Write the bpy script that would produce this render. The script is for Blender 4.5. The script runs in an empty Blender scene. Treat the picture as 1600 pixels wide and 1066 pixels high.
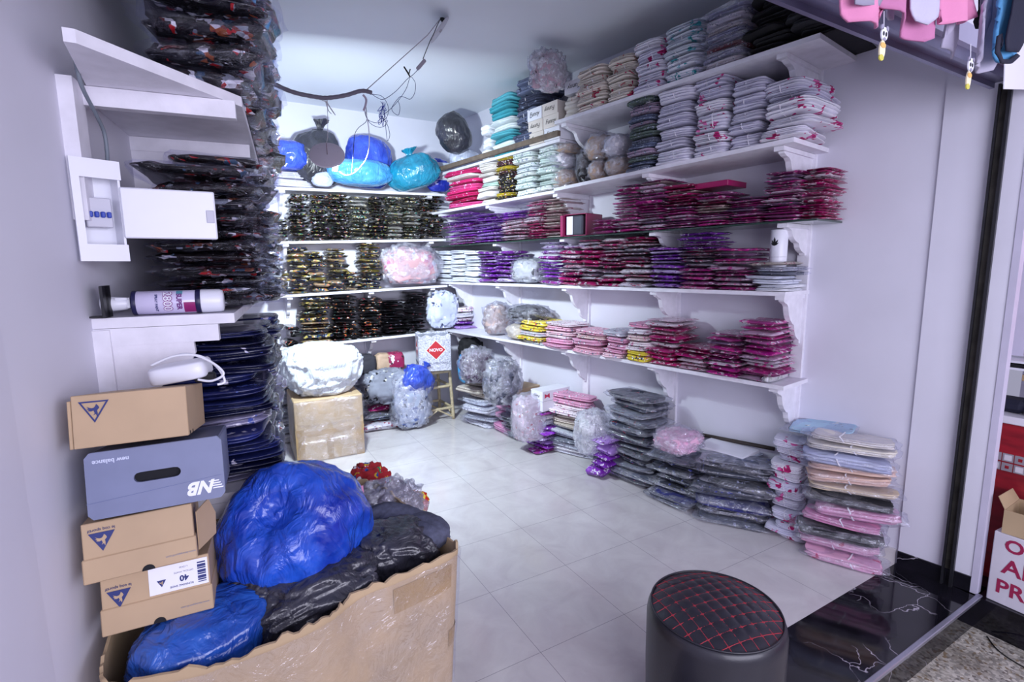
import bpy, math, random
import numpy as np
from mathutils import Vector, Matrix, noise as mnoise
random.seed(7)
SC = bpy.context.scene
COL = SC.collection
R = math.radians
# ---------------------------------------------------------------- camera
F = 800.0; CH = 1.5
_y, _p, _r = R(29.9), R(8.25), R(0.63)
FW = np.array([math.sin(_y)*math.cos(_p), math.cos(_y)*math.cos(_p), -math.sin(_p)])
RT0 = np.array([math.cos(_y), -math.sin(_y), 0.0]); UP0 = np.cross(RT0, FW)
RT = math.cos(_r)*RT0 - math.sin(_r)*UP0
UPV = math.sin(_r)*RT0 + math.cos(_r)*UP0
CAMP = np.array([0, 0, CH])
cam = bpy.data.cameras.new('camera'); cam.lens = 18.0; cam.sensor_width = 36.0; cam.clip_start = .02
co = bpy.data.objects.new('camera', cam); COL.objects.link(co)
co.matrix_world = Matrix(((RT[0], UPV[0], -FW[0], 0), (RT[1], UPV[1], -FW[1], 0), (RT[2], UPV[2], -FW[2], CH), (0, 0, 0, 1)))
SC.camera = co
# ---------------------------------------------------------------- light and exposure
SC.view_settings.view_transform = 'Standard'; SC.view_settings.look = 'None'
SC.view_settings.exposure = 0.0; SC.view_settings.gamma = 1.0
SC.view_settings.use_curve_mapping = False
SC.cycles.transparent_max_bounces = 24
SC.cycles.max_bounces = 8
w = bpy.data.worlds.new('world'); SC.world = w; w.use_nodes = True
w.node_tree.nodes['Background'].inputs[0].default_value = (.64, .63, .86, 1)
w.node_tree.nodes['Background'].inputs[1].default_value = .52
def area(name, loc, target, size, power, color, sy=None):
    l = bpy.data.lights.new(name, 'AREA'); l.energy = power; l.color = color
    l.size = size
    if sy: l.shape = 'RECTANGLE'; l.size_y = sy
    o = bpy.data.objects.new(name, l); COL.objects.link(o); o.location = loc
    d = Vector(target) - Vector(loc); o.rotation_euler = d.to_track_quat('-Z', 'Y').to_euler()
    return o
area('gallery_light', (1.0, -1.5, 1.55), (1.6, 2.6, .25), 2.8, 98, (.84, .83, 1.0), 1.5)
area('gallery_light', (4.0, -1.3, 2.75), (3.2, 1.0, .8), 1.6, 30, (.84, .84, 1.0), 1.2)

# ---------------------------------------------------------------- pixel helpers (photograph frame 1600 x 1066)
def ray(x, y): return RT*(x-800)/F - UPV*(y-533)/F + FW
def at_z(x, y, z=0.0):
    r = ray(x, y); return CAMP + r*(z-CH)/r[2]
def at_pl(x, y, p0, n):
    r = ray(x, y); n = np.array(n, float); return CAMP + r*((np.array(p0, float)-CAMP) @ n)/(r @ n)
def at_y(x, y, Y): return at_pl(x, y, (0, Y, 0), (0, 1, 0))
# frames: right wall, back wall, left wall.  s along the wall, d off the wall into the room
AR = R(8.3); RN = np.array([math.cos(AR), math.sin(AR), 0]); RP = np.array([2.86, 1.114, 0]); RD = np.array([-math.sin(AR), math.cos(AR), 0])
def PR(s, d, z): return RP + RD*s - RN*d + np.array([0, 0, z])
ROT_R = -R(90) + AR
def pxR(x, y, d):
    P = at_pl(x, y, RP - RN*d, RN); return (P-RP) @ RD, P[2]
YB = 5.167; CEIL = 2.98
AL = R(6.8); LD = np.array([math.sin(AL), math.cos(AL), 0]); LNV = np.array([math.cos(AL), -math.sin(AL), 0]); LP = np.array([-.27, 1.6, 0])
def PL(t, d, z): return LP + LD*t + LNV*d + np.array([0, 0, z])
ROT_L = R(90) - AL

# ---------------------------------------------------------------- materials
def lin(h):
    h = h.lstrip('#'); c = [int(h[i:i+2], 16)/255 for i in (0, 2, 4)]
    return tuple((v/12.92 if v <= .04045 else ((v+.055)/1.055)**2.4) for v in c) + (1,)
class NT:
    def __init__(s, name):
        s.m = bpy.data.materials.new(name); s.m.use_nodes = True; s.t = s.m.node_tree; s.n = s.t.nodes
        s.b = s.n['Principled BSDF']; s.out = s.n['Material Output']
    def new(s, k, **kw):
        n = s.n.new(k)
        for a, v in kw.items():
            if hasattr(n, a): setattr(n, a, v)
            else: n.inputs[a.replace('_', ' ')].default_value = v
        return n
    def link(s, a, b): s.t.links.new(a, b)
    def ramp(s, src, stops, mode='LINEAR'):
        r = s.new('ShaderNodeValToRGB'); r.color_ramp.interpolation = mode; e = r.color_ramp.elements
        while len(e) < len(stops): e.new(.5)
        for i, (p, c) in enumerate(stops):
            e[i].position = p; e[i].color = c
        s.link(src, r.inputs[0]); return r.outputs[0]
    def mix(s, fac, a, b, blend='MIX'):
        n = s.new('ShaderNodeMixRGB', blend_type=blend)
        for i, v in ((0, fac), (1, a), (2, b)):
            if hasattr(v, 'links'): s.link(v, n.inputs[i])
            elif i == 0: n.inputs[0].default_value = v
            else: n.inputs[i].default_value = v
        return n.outputs[0]
    def coord(s, kind='obj'):
        if kind == 'pos': return s.new('ShaderNodeNewGeometry').outputs['Position']
        return s.new('ShaderNodeTexCoord').outputs['Object']
    def noise(s, sc, det=3, rough=.5, dist=0, kind='pos', out=0):
        n = s.new('ShaderNodeTexNoise'); n.inputs['Scale'].default_value = sc; n.inputs['Detail'].default_value = det
        n.inputs['Roughness'].default_value = rough; n.inputs['Distortion'].default_value = dist
        s.link(s.coord(kind), n.inputs['Vector']); return n.outputs[out]
    def vor(s, sc, out='Color', kind='pos', feature='F1'):
        n = s.new('ShaderNodeTexVoronoi', feature=feature); n.inputs['Scale'].default_value = sc
        s.link(s.coord(kind), n.inputs['Vector']); return n.outputs[out]
    def bump(s, h, st=.3, di=.01):
        b = s.new('ShaderNodeBump'); b.inputs['Strength'].default_value = st; b.inputs['Distance'].default_value = di
        s.link(h, b.inputs['Height']); s.link(b.outputs[0], s.b.inputs['Normal']); return b
MATS = {}
def mat(name, cols, rough=.6, coat=0, bump=None, var=.15, prints=None, metal=0, spec=None, sub=None, emit=None, nscale=8):
    """cols: hex or list of hex (picked per object); prints: (noise scale, amount, hex list or None for many colours)"""
    if name in MATS: return MATS[name]
    s = NT(name); b = s.b
    if isinstance(cols, str): cols = [cols]
    if len(cols) > 1:
        oi = s.new('ShaderNodeObjectInfo').outputs['Random']
        c = s.ramp(oi, [(i/len(cols), lin(h)) for i, h in enumerate(cols)], 'CONSTANT')
    else:
        rgb = s.new('ShaderNodeRGB'); rgb.outputs[0].default_value = lin(cols[0]); c = rgb.outputs[0]
    if var:
        nz = s.noise(nscale, 3)
        k = s.ramp(nz, [(.25, (1-var*1.6,)*3+(1,)), (.75, (1+var*.7,)*3+(1,))])
        c = s.mix(1.0, c, k, 'MULTIPLY')
    if prints:
        sc, am, pc = prints
        if pc is None:
            v = s.vor(sc*2.2)
            hsv = s.new('ShaderNodeHueSaturation'); hsv.inputs['Saturation'].default_value = .62; hsv.inputs['Value'].default_value = .8
            s.link(v, hsv.inputs['Color']); pcol = hsv.outputs[0]
        else:
            v = s.vor(sc*2.2); sp = s.new('ShaderNodeSeparateColor'); s.link(v, sp.inputs[0])
            pcol = s.ramp(sp.outputs[0], [(i/len(pc), lin(h)) for i, h in enumerate(pc)], 'CONSTANT')
        m = s.ramp(s.noise(sc, 2, .6, .4), [(.5+(.5-am)*.42, (0, 0, 0, 1)), (.515+(.5-am)*.42, (1, 1, 1, 1))])
        c = s.mix(m, c, pcol)
    s.link(c, b.inputs['Base Color'])
    b.inputs['Roughness'].default_value = rough; b.inputs['Metallic'].default_value = metal
    if coat: b.inputs['Coat Weight'].default_value = coat; b.inputs['Coat Roughness'].default_value = .12
    if spec is not None: b.inputs['Specular IOR Level'].default_value = spec
    if sub: b.inputs['Subsurface Weight'].default_value = sub; b.inputs['Subsurface Radius'].default_value = (.03, .03, .05)
    if bump: s.bump(s.noise(bump[0], 3, .6, bump[3] if len(bump) > 3 else 0), bump[1], bump[2])
    if emit: b.inputs['Emission Color'].default_value = lin(emit[0]); b.inputs['Emission Strength'].default_value = emit[1]
    MATS[name] = s.m; return s.m
def film(name, tint='F4F6FF', clear=.62, bscale=28, bstr=.8, milk=.12):
    if name in MATS: return MATS[name]
    s = NT(name); s.n.remove(s.b)
    tr = s.new('ShaderNodeBsdfTransparent'); tr.inputs[0].default_value = lin('FBFBFF')
    gl = s.new('ShaderNodeBsdfGlossy'); gl.inputs['Roughness'].default_value = .13; gl.inputs[0].default_value = lin(tint)
    df = s.new('ShaderNodeBsdfDiffuse'); df.inputs[0].default_value = lin(tint)
    nz = s.noise(bscale, 4, .6, 1.2)
    bp = s.new('ShaderNodeBump'); bp.inputs['Strength'].default_value = bstr; bp.inputs['Distance'].default_value = .02
    s.link(nz, bp.inputs['Height']); s.link(bp.outputs[0], gl.inputs['Normal']); s.link(bp.outputs[0], df.inputs['Normal'])
    m1 = s.new('ShaderNodeMixShader'); m1.inputs[0].default_value = milk/(1-clear+1e-3)
    s.link(gl.outputs[0], m1.inputs[1]); s.link(df.outputs[0], m1.inputs[2])
    f = s.ramp(s.noise(bscale*.6, 3, .6, .8), [(.3, ((1-clear)*.35,)*3+(1,)), (.7, (min(1, (1-clear)*1.7),)*3+(1,))])
    m2 = s.new('ShaderNodeMixShader'); s.link(f, m2.inputs[0]); s.link(tr.outputs[0], m2.inputs[1]); s.link(m1.outputs[0], m2.inputs[2])
    s.link(m2.outputs[0], s.out.inputs[0]); MATS[name] = s.m; return s.m

# ---------------------------------------------------------------- mesh helpers
def mesh(name, vs, fs, m=None, smooth=False):
    me = bpy.data.meshes.new(name); me.from_pydata([tuple(map(float, v)) for v in vs], [], fs); me.update()
    if m: me.materials.append(m)
    if smooth: me.polygons.foreach_set('use_smooth', [True]*len(me.polygons))
    return me
def link(name, me, parent=None, loc=None, rot=None, scale=None):
    o = bpy.data.objects.new(name, me); COL.objects.link(o)
    if parent: o.parent = parent
    if loc is not None: o.location = tuple(map(float, loc))
    if rot is not None: o.rotation_euler = rot if hasattr(rot, '__len__') else (0, 0, rot)
    if scale is not None: o.scale = scale
    return o
def tag(o, label=None, cat=None, group=None, kind=None):
    if label: o['label'] = label
    if cat: o['category'] = cat
    if group: o['group'] = group
    if kind: o['kind'] = kind
    return o
def thing(name, loc, rot, label, cat, group=None):
    o = link(name, None, None, loc, rot); return tag(o, label, cat, group)
class G:
    """collects shapes into one mesh"""
    def __init__(s): s.v = []; s.f = []
    def add(s, vs, fs):
        k = len(s.v); s.v += [tuple(map(float, v)) for v in vs]; s.f += [tuple(i+k for i in f) for f in fs]; return s
    def box(s, a, b, bev=0, M=None):
        x0, y0, z0 = a; x1, y1, z1 = b
        if bev:
            c = bev; vs = []
            for z, k in ((z0, c), (z0+c, 0), (z1-c, 0), (z1, c)):
                for (x, y) in ((x0+k+c*(1 if not k else 0), y0+k), (x1-k-c*(1 if not k else 0), y0+k), (x1-k, y0+k+c*(1 if not k else 0)), (x1-k, y1-k-c*(1 if not k else 0)), (x1-k-c*(1 if not k else 0), y1-k), (x0+k+c*(1 if not k else 0), y1-k), (x0+k, y1-k-c*(1 if not k else 0)), (x0+k, y0+k+c*(1 if not k else 0))):
                    vs.append((x, y, z))
            fs = [tuple(reversed(range(8))), tuple(range(24, 32))]
            for r_ in range(3):
                for i in range(8): fs.append((r_*8+i, r_*8+(i+1) % 8, r_*8+8+(i+1) % 8, r_*8+8+i))
        else:
            vs = [(x0, y0, z0), (x1, y0, z0), (x1, y1, z0), (x0, y1, z0), (x0, y0, z1), (x1, y0, z1), (x1, y1, z1), (x0, y1, z1)]
            fs = [(3, 2, 1, 0), (4, 5, 6, 7), (0, 1, 5, 4), (1, 2, 6, 5), (2, 3, 7, 6), (3, 0, 4, 7)]
        if M is not None: vs = [M @ Vector(v) for v in vs]
        return s.add(vs, fs)
    def prism(s, pts, z0, z1, M=None):
        """polygon in xy, extruded z0..z1, then transformed"""
        n = len(pts); vs = [(x, y, z0) for x, y in pts] + [(x, y, z1) for x, y in pts]
        fs = [tuple(reversed(range(n))), tuple(range(n, 2*n))] + [(i, (i+1) % n, n+(i+1) % n, n+i) for i in range(n)]
        if M is not None: vs = [M @ Vector(v) for v in vs]
        return s.add(vs, fs)
    def tube(s, pts, r, n=8, cap=True):
        pts = [Vector(tuple(map(float, p))) for p in pts]; rr = r if hasattr(r, '__len__') else [r]*len(pts)
        vs = []; fs = []; u = None
        for i, p in enumerate(pts):
            t = (pts[min(i+1, len(pts)-1)] - pts[max(i-1, 0)])
            if t.length < 1e-9: t = Vector((0, 0, 1))
            t.normalize()
            if u is None: u = t.orthogonal().normalized()
            u = (u - t*u.dot(t))
            if u.length < 1e-6: u = t.orthogonal()
            u.normalize(); v = t.cross(u)
            for k in range(n):
                a = 2*math.pi*k/n; vs.append(p + (u*math.cos(a) + v*math.sin(a))*rr[i])
        for i in range(len(pts)-1):
            for k in range(n): fs.append((i*n+k, i*n+(k+1) % n, (i+1)*n+(k+1) % n, (i+1)*n+k))
        if cap: fs += [tuple(reversed(range(n))), tuple(range((len(pts)-1)*n, len(pts)*n))]
        return s.add(vs, fs)
    def lathe(s, prof, n=32, M=None, cx=0, cy=0):
        vs = []; fs = []
        for r, z in prof:
            for k in range(n):
                a = 2*math.pi*k/n; vs.append((cx+r*math.cos(a), cy+r*math.sin(a), z))
        for i in range(len(prof)-1):
            for k in range(n): fs.append((i*n+k, i*n+(k+1) % n, (i+1)*n+(k+1) % n, (i+1)*n+k))
        fs += [tuple(reversed(range(n))), tuple(range((len(prof)-1)*n, len(prof)*n))]
        if M is not None: vs = [M @ Vector(v) for v in vs]
        return s.add(vs, fs)
    def build(s, name, m, parent=None, smooth=False, loc=None, rot=None):
        return link(name, mesh(name, s.v, s.f, m, smooth), parent, loc, rot)
def smooth_by_angle(o, ang=35):
    me = o.data; me.polygons.foreach_set('use_smooth', [True]*len(me.polygons))
    import bmesh
    bm = bmesh.new(); bm.from_mesh(me)
    for e in bm.edges:
        if len(e.link_faces) == 2 and e.calc_face_angle(0) > R(ang): e.smooth = False
    bm.to_mesh(me); bm.free(); return o
def catmull(pts, k=8):
    pts = [Vector(tuple(map(float, p))) for p in pts]; out = []
    for i in range(len(pts)-1):
        p0, p1, p2, p3 = pts[max(i-1, 0)], pts[i], pts[i+1], pts[min(i+2, len(pts)-1)]
        for j in range(k):
            t = j/k; out.append(.5*((2*p1) + (p2-p0)*t + (2*p0-5*p1+4*p2-p3)*t*t + (3*p1-p0-3*p2+p3)*t**3))
    return out + [pts[-1]]
def text(body, size, m, parent, M, name='lettering', ext=.0004, align='CENTER', bold=0, sx=1, shear=0):
    c = bpy.data.curves.new(name, 'FONT'); c.body = body; c.size = size; c.extrude = ext; c.align_x = align; c.align_y = 'CENTER'
    c.offset = bold; c.shear = shear; c.resolution_u = 3
    t = bpy.data.objects.new(name, c); COL.objects.link(t)
    bpy.context.view_layer.update()
    me = bpy.data.meshes.new_from_object(t); bpy.data.objects.remove(t)
    me.transform(M @ Matrix.Diagonal((sx, 1, 1, 1)))
    me.materials.clear(); me.materials.append(m)
    return link(name, me, parent)
def nz(x, y, z, s=0): return mnoise.noise(Vector((x+s*3.17, y+s*1.31, z-s*2.7)))

def slab(seed, k=1, flare=0, groove=.035, wav=.25, rag=.02, corner=.12, nr=28, pinch=False):
    """unit box 1x1x1, origin at bottom centre: a packet (k=1) or a garment folded into k layers"""
    rnd = random.Random(seed); rings = []
    ins = [rnd.uniform(-groove*.8, groove*.5) for _ in range(k)]
    offs = [(rnd.uniform(-.02, .02), rnd.uniform(-.025, .025)) for _ in range(k)]
    if pinch: prof = [(0, .05), (.3, .015), (.48, -flare), (.56, -flare), (.72, .015), (1, .05)]
    else: prof = [(0.02, groove), (.12, .008), (.5, -.004), (.88, .008), (.98, groove)]
    for i in range(k):
        for z, q in prof: rings.append(((i+z)/k, q+ins[i], offs[i]))
    vs = []; fs = []
    def outline(q, off, z, sc=1):
        out = []
        for j in range(nr):
            a = 2*math.pi*(j+.5)/nr; ca, sa = math.cos(a), math.sin(a)
            e = 2/9 if corner < .1 else 2/5
            x = math.copysign(abs(ca)**e, ca)*.5; y = math.copysign(abs(sa)**e, sa)*.5
            x *= (1-2*q)*sc; y *= (1-2*q)*sc
            x += rag*nz(x*5, y*5, z*4, seed) ; y += rag*nz(x*5+9, y*5, z*4, seed)
            out.append((x+off[0]*sc, y+off[1]*sc))
        return out
    def put(pts, z):
        for x, y in pts:
            ww = wav*(nz(x*2.2, y*2.2, 0, seed)*.9 + .5*nz(x*6, y*6, z*2, seed+5))*(1 if k > 1 or pinch else 1)
            vs.append((x, y, z + ww/max(k, 1)))
    put(outline(rings[0][1]+.1, rings[0][2], 0, .45), 0)
    for z, q, off in rings: put(outline(q, off, z), z)
    z, q, off = rings[-1]
    for sc in (.72, .38): put(outline(q, off, z, sc), z+.03)
    zs = [v[2] for v in vs]; z0, z1 = min(zs), max(zs); vs = [(x, y, (z-z0)/(z1-z0)) for x, y, z in vs]
    nn = len(vs)//nr
    for i in range(nn-1):
        for j in range(nr): fs.append((i*nr+j, i*nr+(j+1) % nr, (i+1)*nr+(j+1) % nr, (i+1)*nr+j))
    fs += [tuple(reversed(range(nr))), tuple(range((nn-1)*nr, nn*nr))]
    return vs, fs
def blob(seed, nu=40, nv=24, amp=.12, fr=2.2, flat=.0, fold=0.0, power=2.4):
    """unit soft heap 1x1x1, origin bottom centre"""
    vs = []; fs = []
    for j in range(nv+1):
        ph = math.pi*j/nv
        for i in range(nu):
            th = 2*math.pi*i/nu
            d = Vector((math.sin(ph)*math.cos(th), math.sin(ph)*math.sin(th), -math.cos(ph)))
            e = 2/power
            q = Vector([math.copysign(abs(c)**e, c) for c in d])
            n1 = mnoise.fractal(d*fr+Vector((seed*7.1, 0, seed)), .9, 2.1, 4)
            r = 1+amp*n1
            if fold:
                rid = 1-abs(nz(d.x*4+n1, d.y*4, d.z*4+seed, seed))*2; r += fold*(rid-.6)
            q = q*.5*r
            z = q.z+.5
            if z < .06: z = .06*math.exp((z-.06)*8) if z < .06 else z
            vs.append((q.x, q.y, z))
    for j in range(nv):
        for i in range(nu): fs.append((j*nu+i, j*nu+(i+1) % nu, (j+1)*nu+(i+1) % nu, (j+1)*nu+i))
    return vs, fs
def knot_bag(seed, nu=72, nv=44, knot=True, amp=.07, pleats=13, pinch=False):
    """unit plastic sack, origin bottom centre, about 1 wide and 1 tall, gathered neck on top"""
    vs = []; fs = []; rnd = random.Random(seed)
    lean = (rnd.uniform(-.08, .08), rnd.uniform(-.08, .08))
    H = []
    for j in range(nv+1):
        t = j/nv
        if knot:
            if t < .8:
                a = t/.8; ph = math.pi*a*.93; r = .5*math.sin(ph)**.8 if a > 0 else 0; z = .43*(1-math.cos(ph))
                r = max(r, .001)
            else:
                a = (t-.8)/.2; r = .055+.13*max(0, a-.3)**1.2; z = .845+.17*a
            if t >= .74 and t < .8: r = max(r, .06)
            if pinch and t > .72: q_ = (t-.72)/.28; r = .13*(1-q_)+.004; z = .80-.05*math.sin(q_*2.2)
        else:
            ph = math.pi*t; r = .5*math.sin(ph)**.7 if 0 < t < 1 else .001; z = .5*(1-math.cos(ph))
        H.append((r, z))
    for j, (r, z) in enumerate(H):
        t = j/nv
        for i in range(nu):
            th = 2*math.pi*i/nu; d = Vector((math.cos(th)*max(r, .02)*2, math.sin(th)*max(r, .02)*2, z*2))
            n1 = mnoise.fractal(d*1.3+Vector((seed*5.3, seed, 0)), .9, 2.1, 4)
            n2 = 1-2*abs(nz(d.x*3.1, d.y*3.1, d.z*3.1, seed+2))
            gather = (min(1, max(0, (t-.12)/.5))*.9 if pinch else max(0, (t-.3)/.5)**2) if knot else .15
            pl = math.sin(th*pleats+3*nz(d.x, d.y, d.z*.6, seed))*.5 + .5*math.sin(th*pleats*.53+seed)
            rr = r*(1 + amp*1.6*n1 + amp*.5*(n2-.5) + ((.045 if pinch else .11)*min(gather, 1.0))*pl*(1 if t < .8 else 1.6))
            zz = z*(1+.04*n1)
            if zz < .03: zz = .03*math.exp((zz-.03)*10)
            k = max(0, t-.6)/.4
            vs.append((rr*math.cos(th)+lean[0]*k, rr*math.sin(th)+lean[1]*k, zz))
    for j in range(nv):
        for i in range(nu): fs.append((j*nu+i, j*nu+(i+1) % nu, (j+1)*nu+(i+1) % nu, (j+1)*nu+i))
    fs += [tuple(reversed(range(nu))), tuple(range(nv*nu, nv*nu+nu))]
    return vs, fs
def bworld(g, name, m, parent=None, smooth=False, ang=None):
    """build a mesh given in world coordinates under an unrotated parent"""
    if parent is not None:
        L = parent.location; g.v = [(v[0]-L.x, v[1]-L.y, v[2]-L.z) for v in g.v]
    o = g.build(name, m, parent, smooth)
    if ang: smooth_by_angle(o, ang)
    return o
def fbox(g, P, s0, s1, d0, d1, z0, z1):
    c = [P(s, d, z) for z in (z0, z1) for s, d in ((s0, d0), (s1, d0), (s1, d1), (s0, d1))]
    return g.add(c, [(3, 2, 1, 0), (4, 5, 6, 7), (0, 1, 5, 4), (1, 2, 6, 5), (2, 3, 7, 6), (3, 0, 4, 7)])
def fpoly(g, P, s0, s1, pts):
    """polygon in (d,z) extruded along s"""
    n = len(pts); vs = [P(s0, d, z) for d, z in pts] + [P(s1, d, z) for d, z in pts]
    return g.add(vs, [tuple(reversed(range(n))), tuple(range(n, 2*n))] + [(i, (i+1) % n, n+(i+1) % n, n+i) for i in range(n)])
def PBk(s, d, z): return np.array([s, YB-d, z])

m_wall = mat('painted_plaster', 'DAD9E6', .62, bump=(14, .12, .006), var=.03, nscale=3)
m_ceil = mat('painted_ceiling', 'E0E4EC', .7, var=.02, nscale=2)
m_wood = mat('white_painted_wood', 'E6E4EE', .45, bump=(30, .25, .003), var=.07, nscale=18)
m_steel = mat('brushed_steel', 'AFAFC0', .3, metal=.8, var=.05)
m_dark = mat('dark_metal', '24242A', .45, metal=.3, var=.2, bump=(60, .3, .002), nscale=30)
m_black = mat('black_plastic', '121216', .4, var=0)
m_white = mat('white_plastic', 'E4E5F0', .32, var=0)
m_grey = mat('grey_plastic', '8E8C9C', .5, var=0)
# porcelain tile
s = NT('porcelain_tile')
br = s.new('ShaderNodeTexBrick'); br.offset = 0; br.inputs['Scale'].default_value = 1; br.inputs['Mortar Size'].default_value = .0011
br.inputs['Brick Width'].default_value = .433; br.inputs['Row Height'].default_value = .433; br.inputs['Mortar Smooth'].default_value = .2
mp = s.new('ShaderNodeMapping'); mp.inputs['Location'].default_value = (-.99+.433*4, -1.09+.433*2, 0)
s.link(s.coord('pos'), mp.inputs[0]); s.link(mp.outputs[0], br.inputs['Vector'])
cl = s.ramp(s.noise(5, 6, .6, .6), [(.3, lin('C2BCC0')), (.55, lin('CECACC')), (.75, lin('D6D3D4'))])
s.link(cl, br.inputs['Color1']); s.link(cl, br.inputs['Color2']); br.inputs['Mortar'].default_value = lin('87828C')
s.link(br.outputs['Color'], s.b.inputs['Base Color']); s.b.inputs['Roughness'].default_value = .16
s.b.inputs['Specular IOR Level'].default_value = .55
m_tile = s.m
# black granite with white veins
s = NT('black_granite')
wv = s.new('ShaderNodeTexNoise'); wv.inputs['Scale'].default_value = 3; wv.inputs['Detail'].default_value = 5; s.link(s.coord('pos'), wv.inputs['Vector'])
ad = s.new('ShaderNodeMixRGB', blend_type='ADD'); ad.inputs[0].default_value = .5; s.link(s.coord('pos'), ad.inputs[1]); s.link(wv.outputs['Color'], ad.inputs[2])
vo = s.new('ShaderNodeTexVoronoi', feature='DISTANCE_TO_EDGE'); vo.inputs['Scale'].default_value = 4.2; s.link(ad.outputs[0], vo.inputs['Vector'])
ve = s.ramp(vo.outputs['Distance'], [(0, (1, 1, 1, 1)), (.012, (0, 0, 0, 1))])
mk = s.ramp(s.noise(3.3, 2), [(.50, (0, 0, 0, 1)), (.60, (1, 1, 1, 1))])
c = s.mix(s.mix(1, ve, mk, 'MULTIPLY'), s.ramp(s.noise(9, 4), [(.35, lin('0B0B11')), (.75, lin('1D1A24'))]), lin('BDB6C4'))
s.link(c, s.b.inputs['Base Color']); s.b.inputs['Roughness'].default_value = .07
m_gran = s.m
# terrazzo outside
s = NT('terrazzo')
v1 = s.vor(95, 'Color'); sp = s.new('ShaderNodeSeparateColor'); s.link(v1, sp.inputs[0])
c = s.ramp(sp.outputs[0], [(0, lin('9A9790')), (.25, lin('BDB8AE')), (.5, lin('A8A297')), (.68, lin('C9C4BA')), (.84, lin('77706A')), (.93, lin('8A7860'))], 'CONSTANT')
c = s.mix(s.ramp(s.noise(5, 4, .7), [(.48, (0, 0, 0, 1)), (.68, (.6, .6, .6, 1))]), c, lin('5E574A'))
s.link(c, s.b.inputs['Base Color']); s.b.inputs['Roughness'].default_value = .35
m_terr = s.m

def struct(g, name, m, smooth=False):
    return tag(g.build(name, m, None, smooth), kind='structure')
# floor, strip, outside floor
struct(G().box((-1.0, 1.114, -.2), (3.3, 5.3, 0)), 'floor', m_tile)
struct(G().box((-1.0, .80, -.2), (2.99, 1.114, 0)), 'floor_2', m_gran)
struct(G().box((-2.5, -4.5, -.3), (6, .80, -.15)), 'floor_3', m_terr)
struct(G().box((-.9, .785, -.012), (2.895, .805, .006), .003), 'trim_1', m_steel)
struct(G().box((-1.2, .8, CEIL), (3.6, 5.4, CEIL+.1)), 'ceiling', m_ceil)
struct(G().box((-.4, YB, 0), (3.3, YB+.12, CEIL)), 'wall_back', m_wall)
struct(fbox(G(), PR, -.285, 4.4, 0, -.04, -.15, CEIL), 'wall_right', m_wall)
struct(fbox(G(), PL, -.43, 3.9, 0, -.15, -.2, CEIL), 'wall_left', m_wall)
g = G(); g.prism([(-.318, 1.21), (-.318-.5, 1.21), (-.95, -.6), (-.45, -.6), (-.36, .6)], -.2, CEIL)
struct(g, 'wall_left_near', m_wall)
struct(fbox(G(), PR, -.285, -.006, .0, .012, .075, CEIL), 'trim_2', m_wall)
struct(fbox(G(), PR, -.285, -.006, .0, .020, 0, .075), 'baseboard_right', m_gran)
struct(fbox(G(), PR, .004, .52, .0, .010, 0, .075), 'baseboard_right_2', m_tile)
# shutter guide on the right wall and the shutter box above
t = thing('shutter_guide', PR(-.205, .02, 0), 0, 'dark grimy steel shutter channel running up the right wall', 'shutter guide')
bworld(fbox(G(), PR, -.225, -.213, .0, .042, 0, 2.22), 'channel_lip', m_dark, t)
bworld(fbox(G(), PR, -.213, -.19, .0, .018, 0, 2.22), 'channel_back', mat('grimy_steel', '4A4742', .6, metal=.4, var=.4, nscale=14), t)
bworld(fbox(G(), PR, -.19, -.182, .0, .042, 0, 2.22), 'channel_lip', m_dark, t)
t = thing('shutter_rail', (1.8, .9, 2.2), 0, 'grey steel shutter rail crossing overhead behind the hanging baby clothes', 'shutter rail')
g = G(); g.box((-.3, .86, 2.195), (2.80, .875, 2.235)); g.box((-.3, .925, 2.195), (2.80, .94, 2.235)); g.box((-.3, .872, 2.215), (2.80, .93, 2.225))
bworld(g, 'channel', mat('rail_steel', '80809A', .35, metal=.7, var=.1), t)
bworld(G().box((-.3, .84, 2.235), (2.80, .86, 2.30)), 'cover_strip', mat('rail_cover', 'B4B2CC', .4, metal=.3, var=.05), t)

# ---------------------------------------------------------------- shelves
def bracket_prof(dep, zt, drop=.27):
    q = [(0, 0), (.93, 0), (.97, -.04), (.95, -.11), (.88, -.15), (.80, -.17), (.745, -.22), (.72, -.30), (.68, -.40), (.60, -.50), (.50, -.575), (.43, -.60), (.40, -.66), (.38, -.74), (.32, -.83), (.22, -.90), (.16, -.92), (.14, -1.0), (0, -1.0)]
    return [(a*dep, zt+b*drop) for a, b in q]
BR = [.535, 1.32, 2.13, 2.98, 3.78]
def shelf(P, s0, s1, dep, z, label, brs, th=.022, m=None, z2=None, group=None, drop=.27, lip=True, post=None):
    mid = P((s0+s1)/2, dep/2, z)
    t = thing('wall_shelf', mid, 0, label, 'shelf', group)
    z2 = z if z2 is None else z2
    g = G()
    c = [P(s0, .0, z-th), P(s1, .0, z2-th), P(s1, dep, z2-th), P(s0, dep, z-th), P(s0, .0, z), P(s1, .0, z2), P(s1, dep, z2), P(s0, dep, z)]
    g.add(c, [(3, 2, 1, 0), (4, 5, 6, 7), (0, 1, 5, 4), (1, 2, 6, 5), (2, 3, 7, 6), (3, 0, 4, 7)])
    bworld(g, 'board', m or m_wood, t)
    for b in brs:
        zz = z + (z2-z)*(b-s0)/(s1-s0) - th
        g = G(); fpoly(g, P, b-.014, b+.014, bracket_prof(dep*.9, zz, drop)); bworld(g, 'bracket', m_wood, t)
        g = G(); fbox(g, P, b-.024, b+.024, 0, dep*.93, zz-.022, zz-.001); bworld(g, 'cleat', m_wood, t)
    return t
m_glass = mat('green_glass_sheet', '31453F', .06, var=0, spec=.6)
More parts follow.
